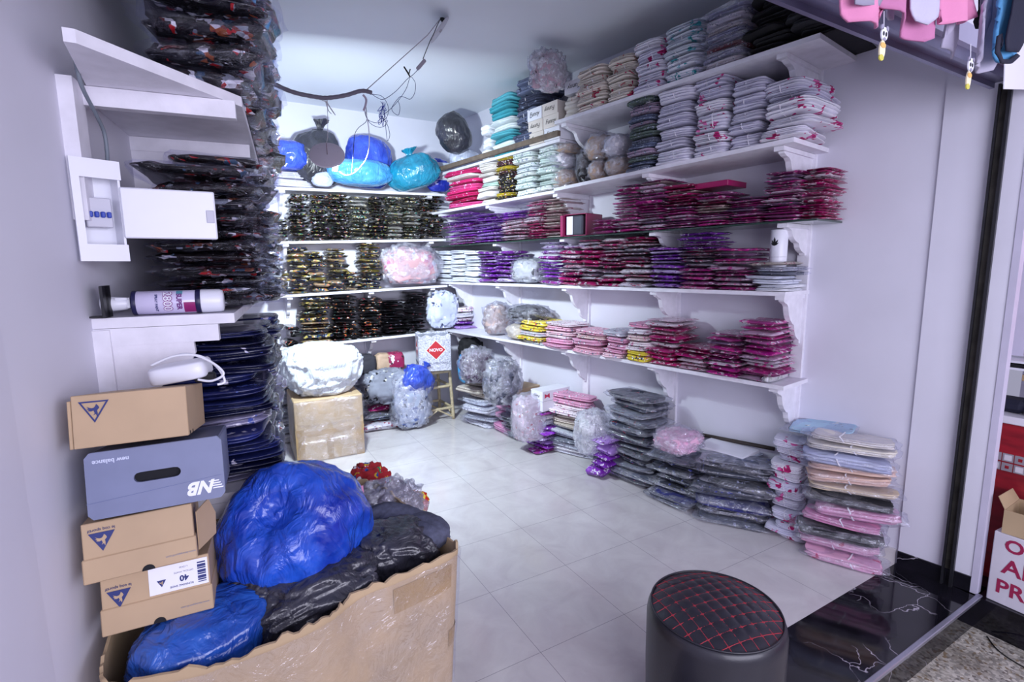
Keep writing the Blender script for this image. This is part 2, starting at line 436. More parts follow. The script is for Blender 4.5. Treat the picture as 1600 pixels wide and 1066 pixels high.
shelf(PR, .475, 4.2, .29, .872, 'lowest white wooden shelf on the right wall, carrying magenta packets and yellow clothes', BR)
shelf(PR, .50, 4.2, .285, 1.358, 'long white wooden shelf on the right wall just below the white mug', BR)
shelf(PR, .366, 4.2, .31, 1.712, 'thin dark green glass shelf on the right wall above the white mug', BR[:4], th=.009, m=m_glass, drop=.16)
shelf(PR, .455, 2.10, .40, 2.087, 'white wooden shelf on the right wall under the tall white garment bundles', BR[:2], z2=2.055)
shelf(PR, 2.11, 4.2, .385, 2.045, 'white wooden shelf on the right wall under the bagged beige bras and hot pink clothes', BR[2:], z2=2.04)
shelf(PR, .36, 2.06, .43, 2.50, 'topmost white wooden shelf on the right wall with black garments at its end', BR[:2]+[2.0], drop=.24)
shelf(PR, 2.08, 4.2, .36, 2.40, 'topmost white shelf in the right rear corner behind the brown plank', BR[3:], drop=.2)
t = fbox(G(), PR, 2.07, 3.85, .362, .392, 2.412, 2.448).build('wooden_plank', mat('raw_timber', '6E5F52', .6, var=.25, bump=(40, .3, .002), nscale=20))
tag(t, 'long brown timber plank along the edge of the upper right rear shelf', 'plank')
for b in BR[:4]:
    lab = {0: 'the right shelf ends', 1: 'the tall bagged grey clothes', 2: 'the white rabbit boxes', 3: 'the black bagged garment'}[BR.index(b)]
    g = G(); fbox(g, PR, b-.03, b+.03, 0, .022, (.62 if BR.index(b) == 0 else .01), 2.5)
    tag(g.build('shelf_upright', m_wood), ['white painted upright joining the near ends of the right wall shelves', 'white painted upright above the tall bagged grey clothes on the right wall', 'white painted upright rising behind the pink and beige folded clothes', 'white painted upright on the right wall near the black bagged clothes'][BR.index(b)], 'upright', 'white uprights carrying the right wall shelves')
BB = [.62, 1.15, 1.75]
for z, z2, l in ((2.19, 2.225, 'topmost white shelf on the back wall, under the blue and teal bags'), (1.735, 1.785, 'white back wall shelf between the two upper rows of dark packets'), (1.275, 1.325, 'white back wall shelf under the crumpled dark packets and the pink bundle'), (.815, .86, 'lowest white back wall shelf, above the white sack and carton')):
    shelf(PBk, .42, 2.05, .295, z, l, [.56, 1.28, 1.9] if z < 2 else [.56, 1.9], z2=z2, drop=.2)
for b, l in ((.56, 'left'), (1.28, 'middle')):
    g = G(); fbox(g, PBk, b-.025, b+.025, 0, .02, .3, 2.17)
    tag(g.build('shelf_upright', m_wood), 'white painted upright on the back wall, '+l+' one of two', 'upright', 'white uprights on the back wall')
# left wall shelves
LDp = .31
def shelfL(z, label, t1, plank=None, th=.026, brs=(.0, .7, 1.4, 2.1, 2.8), noB=(), plain=(), cl=.27):
    t = thing('wall_shelf', PL(1.5, .15, z), 0, label, 'shelf')
    if plank:
        g = G(); n = len(plank); g.prism(plank, z-th, z); bworld(g, 'board', m_wood, t)
    else: bworld(fbox(G(), PL, 0, t1, 0, LDp, z-th, z), 'board', m_wood, t)
    for b in brs:
        if b in noB: continue
        g = G(); fbox(g, PL, b, b+.03, .0, cl, z-th-.045, z-th-.001); bworld(g, 'cleat', m_wood, t)
        if b in plain: continue
        g = G(); q = [(0, 0), (.21, 0), (.212, -.03), (.19, -.07), (.15, -.095), (.12, -.12), (.1, -.16), (.095, -.2), (.06, -.25), (.02, -.28), (0, -.28)]
        fpoly(g, PL, b+.004, b+.024, [(a, z-th-.045+c) for a, c in q]); bworld(g, 'bracket', m_wood, t)
    return t
e1 = PL(3.5, .345, 0); e0 = PL(3.5, 0, 0); n0 = PL(-.27, .0, 0); n1 = PL(-.28, .09, 0)
shelfL(1.965, 'uppermost white shelf on the left wall with a slanting near end', 3.5, plank=[(-.215, 1.345), (-.195, 1.345), (.103, 1.64), tuple(e1[:2]), tuple(e0[:2]), (-.238, 1.86)], brs=(.03, .55, 1.25, 1.95, 2.65), plain=(.03,), cl=.352)
shelfL(1.385, 'white left wall shelf with the spray can lying on its end', 3.5, brs=(.0, .7, 1.4, 2.1, 2.8))
shelfL(.885, 'low white left wall shelf under the navy packets behind the shoe boxes', 1.15, brs=(.0, .7), plain=(.0, .7))
g = G(); fbox(g, PL, -.03, .04, 0, .03, 1.62, 1.94)
tag(g.build('shelf_upright', m_wood), 'short white painted upright under the slanting end of the upper left shelf', 'upright')
g = G(); fbox(g, PL, -.008, .055, 0, .035, .9, 1.355)
tag(g.build('shelf_upright', m_wood), 'white painted upright beside the electrical adapter, below the spray can', 'upright')

struct(G().box((-.30, .845, 2.30), (2.84, .90, CEIL)), 'wall_header', m_wall)
def proj(P):
    d = np.array(P, float)-CAMP; z = d @ FW
    return 800+F*(d @ RT)/z, 533-F*(d @ UPV)/z
# ---------------------------------------------------------------- packets and garments
ORD = 'first second third fourth fifth sixth seventh eighth ninth tenth eleventh twelfth thirteenth fourteenth fifteenth sixteenth seventeenth eighteenth nineteenth twentieth'.split() + ['twenty-'+w for w in 'first second third fourth fifth sixth seventh eighth ninth'.split()]
SH = {}
def shapes(kind, n, f):
    SH[kind] = []
    for i in range(n):
        vs, fs = f(i*13+len(kind)*7+3); SH[kind].append((vs, fs))
shapes('packet', 8, lambda s: slab(s, 1, flare=.03, wav=.5, rag=.05, corner=.05, pinch=True, nr=32))
shapes('fold', 6, lambda s: slab(s, 2, wav=.35, rag=.035))
shapes('tied', 6, lambda s: slab(s, 5, wav=.5, rag=.045, groove=.045))
shapes('puffy', 6, lambda s: slab(s, 3, wav=.9, rag=.06, groove=.06))
MC = {}
def pmesh(shape, i, m):
    k = (shape, i, m.name)
    if k not in MC: MC[k] = mesh(shape, *SH[shape][i], m, True)
    return MC[k]
gb = (38, .55, .006, 1.0)
K = {}
def kind(key, name, cat, shape, m, sleeve=None, tie=None): K[key] = (name, cat, shape, m, sleeve, tie)
f_clear = film('clear_film', clear=.66, milk=.10); f_milk = film('cloudy_film', clear=.45, milk=.25); f_soft = film('soft_clear_film', clear=.80, milk=.06, bstr=.7)
kind('mag', 'magenta_packet', 'packet', 'packet', mat('magenta_wrap', ['B41C8C', '981878', 'C82898', '822866', 'DCC4DC', 'A82C84', '846E90', 'C02088', 'B870AC', 'ECE0EE'], .28, .5, gb, .35, (30, .42, ['FAF0FA', 'D02C9C', '6C4068', 'CCACC4', 'E858A8'])))
kind('magl', 'magenta_packet', 'packet', 'packet', mat('magenta_light_wrap', ['B41C74', 'D02884', 'E8E0EC', 'A01A64', 'DCBCD0', 'C02470'], .28, .5, gb, .35, (30, .42, ['F0E8F2', 'C0186A', '5C3448', 'DCC8D8'])))
kind('red', 'crimson_packet', 'packet', 'packet', mat('crimson_wrap', ['B8186C', 'F0E8F2', 'C42078', '7A687E', 'D4D0E0', 'B01A74', 'A02C74'], .3, .5, gb, .35, (28, .42, ['EDE4EE', 'A8124A', '6E5A70'])))
kind('pur', 'purple_packet', 'packet', 'packet', mat('purple_wrap', ['8C34C0', 'A444D8', 'B48CDC', '7A2CAC', 'E0D4F4', '9638BC', 'B044A4'], .25, .5, gb, .35, (30, .42, ['E4DAF0', '8A30B8', '5A3A68', 'C0A8D4'])))
kind('cream', 'cream_packet', 'packet', 'packet', mat('cream_wrap', ['C9B8B4', 'D8CCC0', 'B898A0', 'E2D8D4', '9A2A5E'], .3, .5, gb, .3, (24, .3, ['EEE6E0', '9C2A60'])))
gold = ['C9B48A', 'E6DCC8', '2F7C70', 'B03A34', '7A8A3C', 'D8D0E0', '4A3A86', '8C7434']
kind('dark', 'dark_packet', 'packet', 'packet', mat('dark_print_wrap', ['1A191C', '232022', '151518', '2E2A28', '1C1E24'], .22, .6, gb, .4, (30, .40, gold)))
kind('darkl', 'dark_packet', 'packet', 'packet', mat('dark_light_print_wrap', ['3A3734', '232226', '6E6A66', '1E1C20', 'B8B4B2', '4A4640'], .22, .6, gb, .4, (30, .45, ['D8D2C4', 'F0EEF2', '2F7C70', '8C7434', 'B8A878'])))
kind('gold', 'dark_packet', 'packet', 'packet', mat('gold_print_wrap', ['3A3420', '22222A', '6E6230', '2A2E46', '8A7C4C', '1C1C20', 'A88C70'], .22, .6, gb, .4, (24, .46, ['B8A24A', 'E8E2D0', '243A78', 'C8866A', '1E5A70', 'D4C070'])))
kind('ink', 'dark_packet', 'packet', 'packet', mat('black_wrap', ['121114', '1A181C', '0E0E12'], .25, .6, gb, .4, (26, .32, ['B02838', 'D07838', '6A7478', 'E0D8D8', '2C6A60'])))
kind('inkk', 'dark_packet', 'packet', 'packet', mat('plain_black_wrap', ['121114', '1A181C', '0E0E12'], .22, .6, gb, .4, (30, .22, ['58586A', '88889A', '6A2028'])))
kind('left', 'glossy_packet', 'packet', 'packet', mat('glossy_dark_wrap', ['131316', '1C1B22', '0F1014', '201C20', '2A2A32'], .18, .7, (30, .7, .008, 1.2), .4, (19, .36, ['C8C4D4', '6A2A2A', 'E8E8F4', '7A8090', '34506E', '8A4A30', 'B02028'])), sleeve='left')
kind('navy', 'navy_packet', 'packet', 'fold', mat('navy_wrap', ['1E2458', '20285E', '161A40', '2A3478', '242A5C', '8A86A8'], .22, .6, (40, .5, .005, 1.2), .3, (20, .16, ['A8A8D0', '5060B0', 'D8D4E8'])), sleeve=None)
def cloth(name, cols, prints=None, var=.12, rough=.85, b=(70, .35, .003, .5)): return mat(name, cols, rough, 0, b, var, prints)
kind('wpink', 'garment_bundle', 'garments', 'tied', cloth('white_pink_cloth', ['E2E0F0', 'D8D6EA', 'E8E6F2'], (15, .25, ['C21C78', 'B01868', 'DA70B0'])), tie=1)
kind('wteal', 'garment_bundle', 'garments', 'tied', cloth('white_teal_cloth', ['E2E4F0', 'D6DCEA'], (22, .3, ['1E8A94', '50A8B4', 'C8C8DC'])), tie=1)
kind('white', 'folded_garment', 'garment', 'fold', cloth('white_cloth', ['E6E8F4', 'DCE0EE', 'EEF0F8'], (30, .12, ['B8BCD0'])))
kind('whiteb', 'garment_bundle', 'garments', 'tied', cloth('plain_white_cloth', ['DEDCEE', 'E6E4F4', 'D4D2E6']), tie=1)
kind('creamb', 'garment_bundle', 'garments', 'tied', cloth('cream_cloth', ['E8DED6', 'E2DAD2'], (17, .22, ['C2265A', 'A81C50', 'B07068'])), tie=1)
kind('teal', 'folded_garment', 'garment', 'fold', cloth('teal_white_cloth', ['5CB8C8', 'E8F0F4', '3FA4B4', 'DCE8EE', '78C4D0']))
kind('denim', 'garment_bundle', 'garments', 'tied', cloth('slate_cloth', ['5A6280', '4C526E', '6A7290', '3C4058'], (20, .3, ['8890AC', '2C3048']), .25), sleeve=None, tie=1)
kind('sage', 'folded_garment', 'garment', 'fold', cloth('muted_cloth', ['5C6684', '6A7C74', '707896', '4E5874', 'A08CA4', '7C8880', '64687C', '5A6A64'], (60, .35, ['9AA4B8', '3E465C'])))
kind('mint', 'folded_garment', 'garment', 'fold', cloth('pale_print_cloth', ['D6E2E0', 'E6EAE8', 'C8D8D4', 'DEE4EC'], (34, .36, ['8CA8A0', '9AA0B4', 'F0F4F6'])))
kind('stripe', 'folded_garment', 'garment', 'fold', cloth('black_yellow_cloth', ['1A1A22', '242028', 'B8A020', '40202C', '141418'], (40, .34, ['C8B430', 'E4E0E4', '7A2A3A'])))
kind('hot', 'folded_garment', 'garment', 'fold', cloth('hot_pink_cloth', ['D0186C', 'E0287C', 'C01560', 'DC4C94', 'B8A0D0'], (24, .2, ['E890BC', 'E8D8F0'])))
kind('creamf', 'folded_garment', 'garment', 'fold', cloth('ivory_cloth', ['E2DCD8', 'EAE6E8', 'BCD8CC', 'E6E0DA'], (30, .12, ['C4BCC0'])))
kind('tan', 'folded_garment', 'garment', 'fold', cloth('mauve_tan_cloth', ['8C8AA4', 'C0B4B8', 'A898A0', '9A9AB4', 'D0C8D0', '74303C'], (60, .3, ['5C5C70', 'D8D4DC'])), sleeve='soft')
kind('black', 'folded_garment', 'garment', 'fold', cloth('black_cloth', ['15151B', '1B1B22', '202028'], None, .2))
kind('kid', 'folded_garment', 'garment', 'fold', cloth('pink_kids_cloth', ['E8B8CC', 'E4DCE8', 'EAC8D4', 'D89CBC', 'E0C8C8', 'F0E4EC'], (40, .34, ['E890B4', '7A4A6A', 'F4F0F6', '9098B4'])))
kind('kidg', 'folded_garment', 'garment', 'fold', cloth('grey_kids_cloth', ['8C90A0', 'E0D8DC', 'B8B8C8', 'E8C8D0'], (40, .34, ['4A4C60', 'E8E4EC', 'E0A0B8'])))
kind('yel', 'folded_garment', 'garment', 'fold', cloth('yellow_print_cloth', ['E0CC40', 'E4D458', 'D8DCE4', '5A84B0'], (34, .4, ['24385C', 'D03838', 'F0F0F0', 'E8D850'])))
kind('shirt', 'folded_garment', 'garment', 'fold', cloth('pale_shirt_cloth', ['D8D8E4', 'E4E2EC', 'A8ACBC', '5E6676', 'C8CCDA', 'E8E4E8'], (40, .28, ['787E90', 'F0F0F6', '8A7A90'])), sleeve='soft')
kind('grey', 'bagged_garment', 'garment', 'puffy', cloth('grey_bagged_cloth', ['5C6274', '474C5C', '6E7488', '3A3E50', '828898', '505668'], (30, .24, ['A03048', '2C3470', 'A8ACBC', '30343E']), .3), sleeve='clear')
kind('ink2', 'bagged_garment', 'garment', 'puffy', cloth('charcoal_blue_bagged_cloth', ['3C4150', '2C303E', '565C70', '30347A', '484E5E', '262A38'], (34, .26, ['3840A0', 'A8B0D0', '7A8090']), .3), sleeve='clear')
kind('beige', 'folded_garment', 'garment', 'fold', cloth('beige_print_cloth', ['CFC4B8', 'C4BAB0', 'D8CCC4'], (60, .25, ['6A6058', 'E8E0D8'])))
kind('bpink', 'bagged_garment', 'garment', 'puffy', cloth('pink_bagged_cloth', ['DC8CB0', 'E4A4C4', 'C85A84', 'D890BC'], (14, .12, ['C02C5C'])), sleeve='soft')
f_kind = {'left': film('glossy_left_film', clear=.93, milk=.0, bscale=34, bstr=1.0), 'clear': f_clear, 'soft': f_soft, 'milk': f_milk}
for i in range(4): pass
shapes('sleeve', 5, lambda s: slab(s+50, 1, flare=.05, wav=.35, rag=.10, corner=.05, pinch=True, nr=36))
m_cord = mat('white_string', 'F0EEF6', .7, var=0)
def tie_mesh():
    g = G(); pts = []
    for i in range(24):
        a = 2*math.pi*i/24; ca, sa = math.cos(a), math.sin(a)
        pts.append((.04*math.sin(a*2), math.copysign(abs(ca)**.35, ca)*.515, .5+math.copysign(abs(sa)**.5, sa)*.52))
    pts.append(pts[0]); g.tube(pts, .011, 5, cap=False); return mesh('string_tie', g.v, g.f, m_cord, True)
TIE = tie_mesh()
def item(key, loc, rot, size, label, group=None, tilt=(0, 0), rnd=random, name=None, cat=None, mt=None, sleeve='?'):
    nm, ct, shp, m, sl, tie = K[key]
    if sleeve != '?': sl = sleeve
    o = link(name or nm, pmesh(shp, rnd.randrange(len(SH[shp])), mt or m), None, loc, (tilt[0], tilt[1], rot + (math.pi if rnd.random() < .5 else 0)), size)
    tag(o, label, cat or ct, group)
    if sl:
        c = link('plastic_sleeve', pmesh('sleeve', rnd.randrange(5), f_kind[sl]), o, (0, 0, -.05), 0, (1.09, 1.07, 1.12)); c['label'] = 'clear crinkled plastic sleeve'
    if tie: link('string_tie', TIE, o, (rnd.uniform(-.12, .12), 0, 0), 0, None)
    return o
def pile(c, rot, w, dep, zb, h, n, key, adj, where, group, jit=1.0, rnd=None, lean=(0, 0), wv=.05, tilt=0, tz=None):
    """n items stacked from zb to zb+h, c is the centre (x,y)"""
    rnd = rnd or random.Random(hash((round(float(c[0]), 3), round(float(c[1]), 3), n)) & 0xffff)
    keys = key if isinstance(key, list) else [key]*n
    if len(keys) < n: keys = keys + [keys[-1]]*(n-len(keys))
    adjs = adj if isinstance(adj, list) else [adj]*n
    if len(adjs) < n: adjs = adjs + [adjs[-1]]*(n-len(adjs))
    out = []; wts = [rnd.uniform(.65, 1.45) for _ in range(n)]; sm = sum(wts); jit = jit*1.35; rx = Vector((math.cos(rot), math.sin(rot))); ry = Vector((-math.sin(rot), math.cos(rot)))
    for i in range(n):      # i=0 is the top
        k = n-1-i; pitch = h*wts[i]/sm; z = zb + h*sum(wts[i+1:])/sm
        ox = rnd.uniform(-.012, .012)*jit + lean[0]*k/n; oy = rnd.uniform(-.014, .010)*jit + lean[1]*k/n
        p = Vector((float(c[0]), float(c[1]))) + rx*ox + ry*oy
        lab = f'{adjs[i]}, {ORD[i]} from top, {where}' if n > 1 else f'{adjs[i]}, {where}'
        if n > 1 and i == n-1: lab = f'{adjs[i]} at the bottom, {where}'
        if n > 1 and i == 0: lab = f'{adjs[i]} on top, {where}'
        out.append(item(keys[i], (p.x, p.y, z), rot+rnd.uniform(-.04, .04)*jit, (w*rnd.uniform(1-wv, 1+wv*.6), dep*rnd.uniform(.95, 1.03), pitch*rnd.uniform(.89, .96)), lab, group,
                        (tilt*k/n+rnd.uniform(-.008, .008)*jit, rnd.uniform(-.010, .010)*jit), rnd))
    return out
def colR(zb, d, x0, x1, yt, n, key, adj, where, group, dep=.25, cap=None, **kw):
    """a stack on the right wall whose front face fills x0..x1 and reaches up to yt in the photograph"""
    s0, z0 = pxR(x0, yt, d); yb = proj(PR(s0, d, zb))[1]; ym = (yt+yb)/2
    s0, _ = pxR(x0, ym, d); s1, _ = pxR(x1, ym, d); _, zt = pxR((x0+x1)/2, yt, d)
    c = PR((s0+s1)/2, d-dep/2, 0)
    if cap: zt = min(zt, cap)
    return pile(c, ROT_R, abs(s0-s1)*.93, dep, zb, zt-zb, n, key, adj, where, group, **kw)
def rowR(zb, d, where, group, rows, dep=.25, **kw):
    for i, r in enumerate(rows):
        x0, x1, yt, n, key, adj = r[:6]; k2 = dict(kw); k2.update(r[6] if len(r) > 6 else {})
        z = k2.pop('zb', zb)
        if callable(z): z = z((x0+x1)/2)
        colR(z, k2.pop('d', d), x0, x1, yt, n, key, adj, k2.pop('where', f'{ORD[i]} stack from near end of {where}'), k2.pop('group', group), k2.pop('dep', dep), **k2)
# lowest right shelf (zb .872)
Z = .873
rowR(Z, .30, 'lowest right shelf', 'packets and clothes on the lowest right shelf', [
    (1155, 1212, 500, 13, 'mag', 'magenta packet'),
    (1103, 1155, 520, 10, 'mag', 'magenta packet'),
    (1056, 1103, 540, 6, 'magl', 'magenta packet', {'jit': 1.6}),
    (1008, 1056, 499, 11, 'magl', 'magenta packet', {'jit': 1.5}),
    (975, 1010, 505, 7, ['kid']*5+['yel'], ['pink folded garment']*5+['yellow printed garment']),
    (942, 976, 516, 5, ['kidg', 'kid'], ['grey folded garment', 'pink folded garment'], {'jit': 1.6}),
    (893, 941, 515, 5, 'kid', 'pink folded garment', {'jit': 1.8}),
    (848, 892, 505, 6, 'kid', 'pink folded garment', {'jit': 1.8}),
    (808, 852, 500, 5, ['yel', 'yel', 'kidg', 'yel'], ['yellow printed garment', 'yellow printed garment', 'blue and white garment', 'yellow printed garment'], {'jit': 1.8}),
])
# shelf under the mug
Z = 1.359
rowR(Z, .295, 'shelf below the mug', 'packets on the shelf below the white mug', [
    (1172, 1228, 408, 7, ['cream', 'shirt', 'shirt', 'white'], ['cream folded garment', 'charcoal folded garment', 'white folded garment'], {'jit': 1.5}),
    (1112, 1168, 386, 10, 'mag', 'crimson packet', {'jit': 2}),
    (1062, 1112, 356, 15, ['pur']*5+['red']*5+['mag'], ['purple packet']*5+['crimson packet']*5+['magenta packet']),
    (1014, 1061, 384, 10, 'pur', 'purple packet', {'jit': 1.6}),
    (971, 1013, 366, 12, 'red', 'crimson packet', {'jit': 1.6}),
    (935, 970, 364, 12, 'red', 'crimson packet', {'jit': 1.6}),
    (903, 934, 372, 11, 'red', 'crimson packet', {'jit': 1.6}),
    (874, 902, 382, 9, ['pur', 'magl'], ['violet packet', 'pink packet'], {'jit': 1.6}),
    (842, 873, 375, 10, 'pur', 'violet packet', {'jit': 1.8}),
    (771, 796, 391, 8, 'pur', 'purple packet'),
    (746, 770, 391, 9, 'pur', 'purple packet'),
    (723, 745, 391, 7, 'white', 'white folded garment'),
    (701, 722, 390, 7, 'white', 'white folded garment'),
    (680, 700, 391, 7, 'white', 'white folded garment'),
], dep=.24, cap=1.69)
# glass shelf
Z = 1.713
rowR(Z, .325, 'glass shelf', 'packets on the green glass shelf', [
    (1249, 1290, 262, 17, 'magl', 'magenta packet', {'d': .27}),
    (1193, 1248, 266, 17, 'mag', 'magenta packet'),
    (1136, 1192, 306, 11, 'mag', 'magenta packet'),
    (1086, 1135, 300, 12, ['mag']*3+['cream']*4+['mag'], ['magenta packet']*3+['cream packet']*4+['magenta packet']),
    (1037, 1085, 288, 15, ['cream', 'magl', 'cream', 'magl', 'magl', 'magl', 'magl', 'mag'], ['cream packet', 'magenta packet', 'cream packet', 'magenta packet']),
    (996, 1036, 278, 16, ['mag', 'cream', 'mag'], ['magenta packet', 'cream packet', 'magenta packet']),
    (956, 995, 289, 14, 'mag', 'magenta packet', {'lean': (.03, 0)}),
    (925, 955, 342, 4, 'mag', 'magenta packet'),
    (849, 876, 310, 13, 'cream', 'cream packet'),
    (822, 848, 312, 13, 'magl', 'pink packet'),
    (783, 821, 330, 10, ['pur', 'pur', 'pur', 'magl'], ['purple packet', 'purple packet', 'purple packet', 'pink packet'], {'jit': 2.2}),
    (741, 782, 333, 11, 'pur', 'purple packet', {'jit': 2.4}),
    (694, 740, 334, 12, 'pur', 'purple packet', {'jit': 2.0}),
], dep=.24, cap=2.015)
# second shelf from the top
zA = lambda x: 2.088 - .033*max(0, min(1, (1240-x)/350)) if x > 885 else 2.046
rowR(zA, .40, 'second shelf from top', 'bundles on the second right shelf from the top', [
    (1192, 1268, 118, 5, 'wpink', 'white pink bundle', {'dep': .34, 'jit': 2}),
    (1136, 1190, 122, 5, 'whiteb', 'plain white bundle', {'dep': .30}),
    (1080, 1135, 118, 6, 'wpink', 'white pink bundle', {'dep': .30}),
    (1023, 1078, 137, 6, 'whiteb', 'plain white bundle', {'dep': .30}),
    (977, 1022, 150, 13, 'sage', 'muted blue-green garment', {'dep': .28}),
], wv=.04)
rowR(2.046, .385, 'shelf beyond the bras', 'clothes on the second right shelf beyond the bras', [
    (836, 868, 220, 8, 'mint', 'pale printed garment'),
    (800, 835, 225, 8, 'mint', 'pale printed garment'),
    (774, 799, 236, 10, 'stripe', 'black yellow garment'),
    (746, 773, 250, 8, 'creamf', 'ivory folded garment', {'jit': 2}),
    (694, 745, 256, 8, ['hot', 'creamf', 'hot'], ['hot pink garment', 'ivory folded garment', 'hot pink garment'], {'jit': 2.4}),
], dep=.26, cap=2.37)
# top shelf
rowR(2.502, .43, 'topmost right shelf', 'clothes on the topmost right shelf', [
    (1240, 1312, -34, 7, 'black', 'black folded garment', {'dep': .42, 'jit': 3, 'lean': (-.04, 0)}),
    (1172, 1239, -24, 10, 'black', 'black folded garment', {'dep': .38, 'jit': 2}),
    (1098, 1168, 10, 8, 'tan', 'mauve bagged garment', {'dep': .30}),
    (1037, 1096, 38, 5, 'wteal', 'teal spotted bundle', {'dep': .30}),
    (988, 1036, 60, 5, 'wpink', 'white pink bundle', {'dep': .30}),
    (946, 987, 88, 5, 'creamb', 'cream red bundle', {'dep': .30}),
    (898, 945, 104, 5, 'creamb', 'cream red bundle', {'dep': .30}),
], wv=.04)
rowR(2.402, .35, 'rear top shelf', 'clothes on the rear topmost shelf', [
    (803, 842, 118, 5, 'denim', 'slate blue bundle', {'dep': .3, 'jit': 1.5}),
    (764, 802, 147, 9, 'teal', 'teal white garment', {'dep': .26}),
    (750, 763, 195, 3, 'white', 'plain white garment', {'dep': .22}),
])
# back wall rows
def colB(zb, x0, x1, yt, n, key, adj, where, group, dep=.24, Y=None, **kw):
    Y = Y or YB-.29; yb = proj((at_y(x0, yt, Y)[0], Y, zb))[1]; ym = (yt+yb)/2
    X0 = at_y(x0, ym, Y)[0]; X1 = at_y(x1, ym, Y)[0]; zt = at_y((x0+x1)/2, yt, Y)[2]
    return pile((( X0+X1)/2, Y+dep/2), 0, (X1-X0)*.93, dep, zb, zt-zb, n, key, adj, where, group, **kw)
def rowB(zf, where, group, rows):
    for i, r in enumerate(rows):
        x0, x1, yt, n, key, adj = r[:6]; kw = dict(r[6]) if len(r) > 6 else {}
        X = at_y((x0+x1)/2, 400, YB-.29)[0]
        colB(kw.pop('zb', zf(X)), x0, x1, yt, n, key, adj, f'{ORD[i]} stack from left on {where}', group, **kw)
fz = lambda a, b: (lambda X: a+(b-a)*(X-.42)/1.63+.001)
rowB(fz(1.735, 1.785), 'back shelf below blue bags', 'dark packets on the upper back shelf', [
    (421, 452, 341, 6, 'dark', 'dark printed packet'),
    (453, 484, 301, 12, 'dark', 'dark printed packet'),
    (485, 516, 302, 11, 'dark', 'dark printed packet'),
    (517, 548, 302, 12, 'dark', 'dark printed packet'),
    (549, 578, 306, 11, 'darkl', 'dark printed packet'),
    (579, 606, 306, 12, 'dark', 'dark printed packet'),
    (607, 631, 305, 13, 'darkl', 'pale printed packet'),
    (632, 657, 307, 13, 'darkl', 'pale printed packet'),
    (658, 692, 303, 11, 'dark', 'dark printed packet', {'jit': 2}),
])
rowB(fz(1.275, 1.325), 'back shelf by pink bundle', 'gold and dark packets on the middle back shelf', [
    (421, 450, 418, 6, 'gold', 'gold printed packet', {'jit': 2.2}),
    (452, 483, 385, 10, 'gold', 'gold printed packet', {'jit': 2.4}),
    (484, 512, 392, 9, 'gold', 'gold printed packet', {'jit': 2}),
    (513, 542, 388, 10, 'gold', 'gold printed packet', {'jit': 2}),
    (543, 563, 424, 5, 'gold', 'gold printed packet', {'jit': 1.5}),
    (564, 597, 380, 12, 'gold', 'gold printed packet'),
])
rowB(fz(.815, .86), 'lowest back shelf', 'dark packets on the lowest back shelf', [
    (447, 470, 508, 3, 'ink', 'dark printed packet', {'jit': 2}),
    (471, 519, 463, 12, 'gold', 'gold printed packet', {'jit': 2.2}),
    (521, 562, 461, 13, 'ink', 'dark printed packet', {'jit': 1.6}),
    (564, 598, 464, 13, 'ink', 'black and red packet'),
    (600, 634, 468, 13, 'inkk', 'plain black packet'),
    (635, 667, 456, 12, 'inkk', 'plain black packet', {'jit': 1.8}),
])
# left wall rows: t along the wall from its near end
def colL(zb, t, h, n, key, adj, where, group, w=.21, dep=.262, over=.05, **kw):
    c = PL(t+w/2+.01, LDp+over-dep/2, 0)
    return pile(c, ROT_L, w, dep, zb, h, n, key, adj, where, group, **kw)
rl = random.Random(5)
for i in range(9):
    t = .02+i*.245
    colL(1.967, t, .62+.07*rl.random() if i < 5 else .42+.1*rl.random(), 10 if i < 5 else 8, 'left', 'glossy dark packet', f'{ORD[i]} stack back on the uppermost left shelf', 'dark packets on the uppermost left shelf', over=.07+.04*rl.random(), jit=2.6, tilt=.10)
for i in range(10):
    t = .095+i*.25
    colL(1.387, t, (.40, .48, .44, .42, .45, .40, .42, .38, .40, .36)[i], (11, 12, 11, 9, 9, 8, 8, 7, 7, 6)[i], 'left', 'glossy dark packet', f'{ORD[i]} stack back on the spray can shelf', 'dark packets on the middle left shelf', over=.03+.04*rl.random(), jit=2.6, tilt=.05)
for i in range(4):
    colL(.887, .03+i*.27, (.44, .43, .44, .40)[i], (15, 13, 12, 11)[i], 'navy', 'navy clothing packet', f'{ORD[i]} stack back on the low left shelf', 'navy packets on the low left shelf', w=.25, dep=.36, over=.06, jit=1.6, tilt=.03)
for i in range(5):
    colL(.002, 1.35+i*.27, (.62, .82, .86, .7, .6)[i], (10, 12, 12, 9, 8)[i], 'left', 'glossy dark packet', f'{ORD[i]} floor stack along the left wall', 'dark packets on the floor by the left wall', over=-.04+.03*rl.random(), jit=2.5)
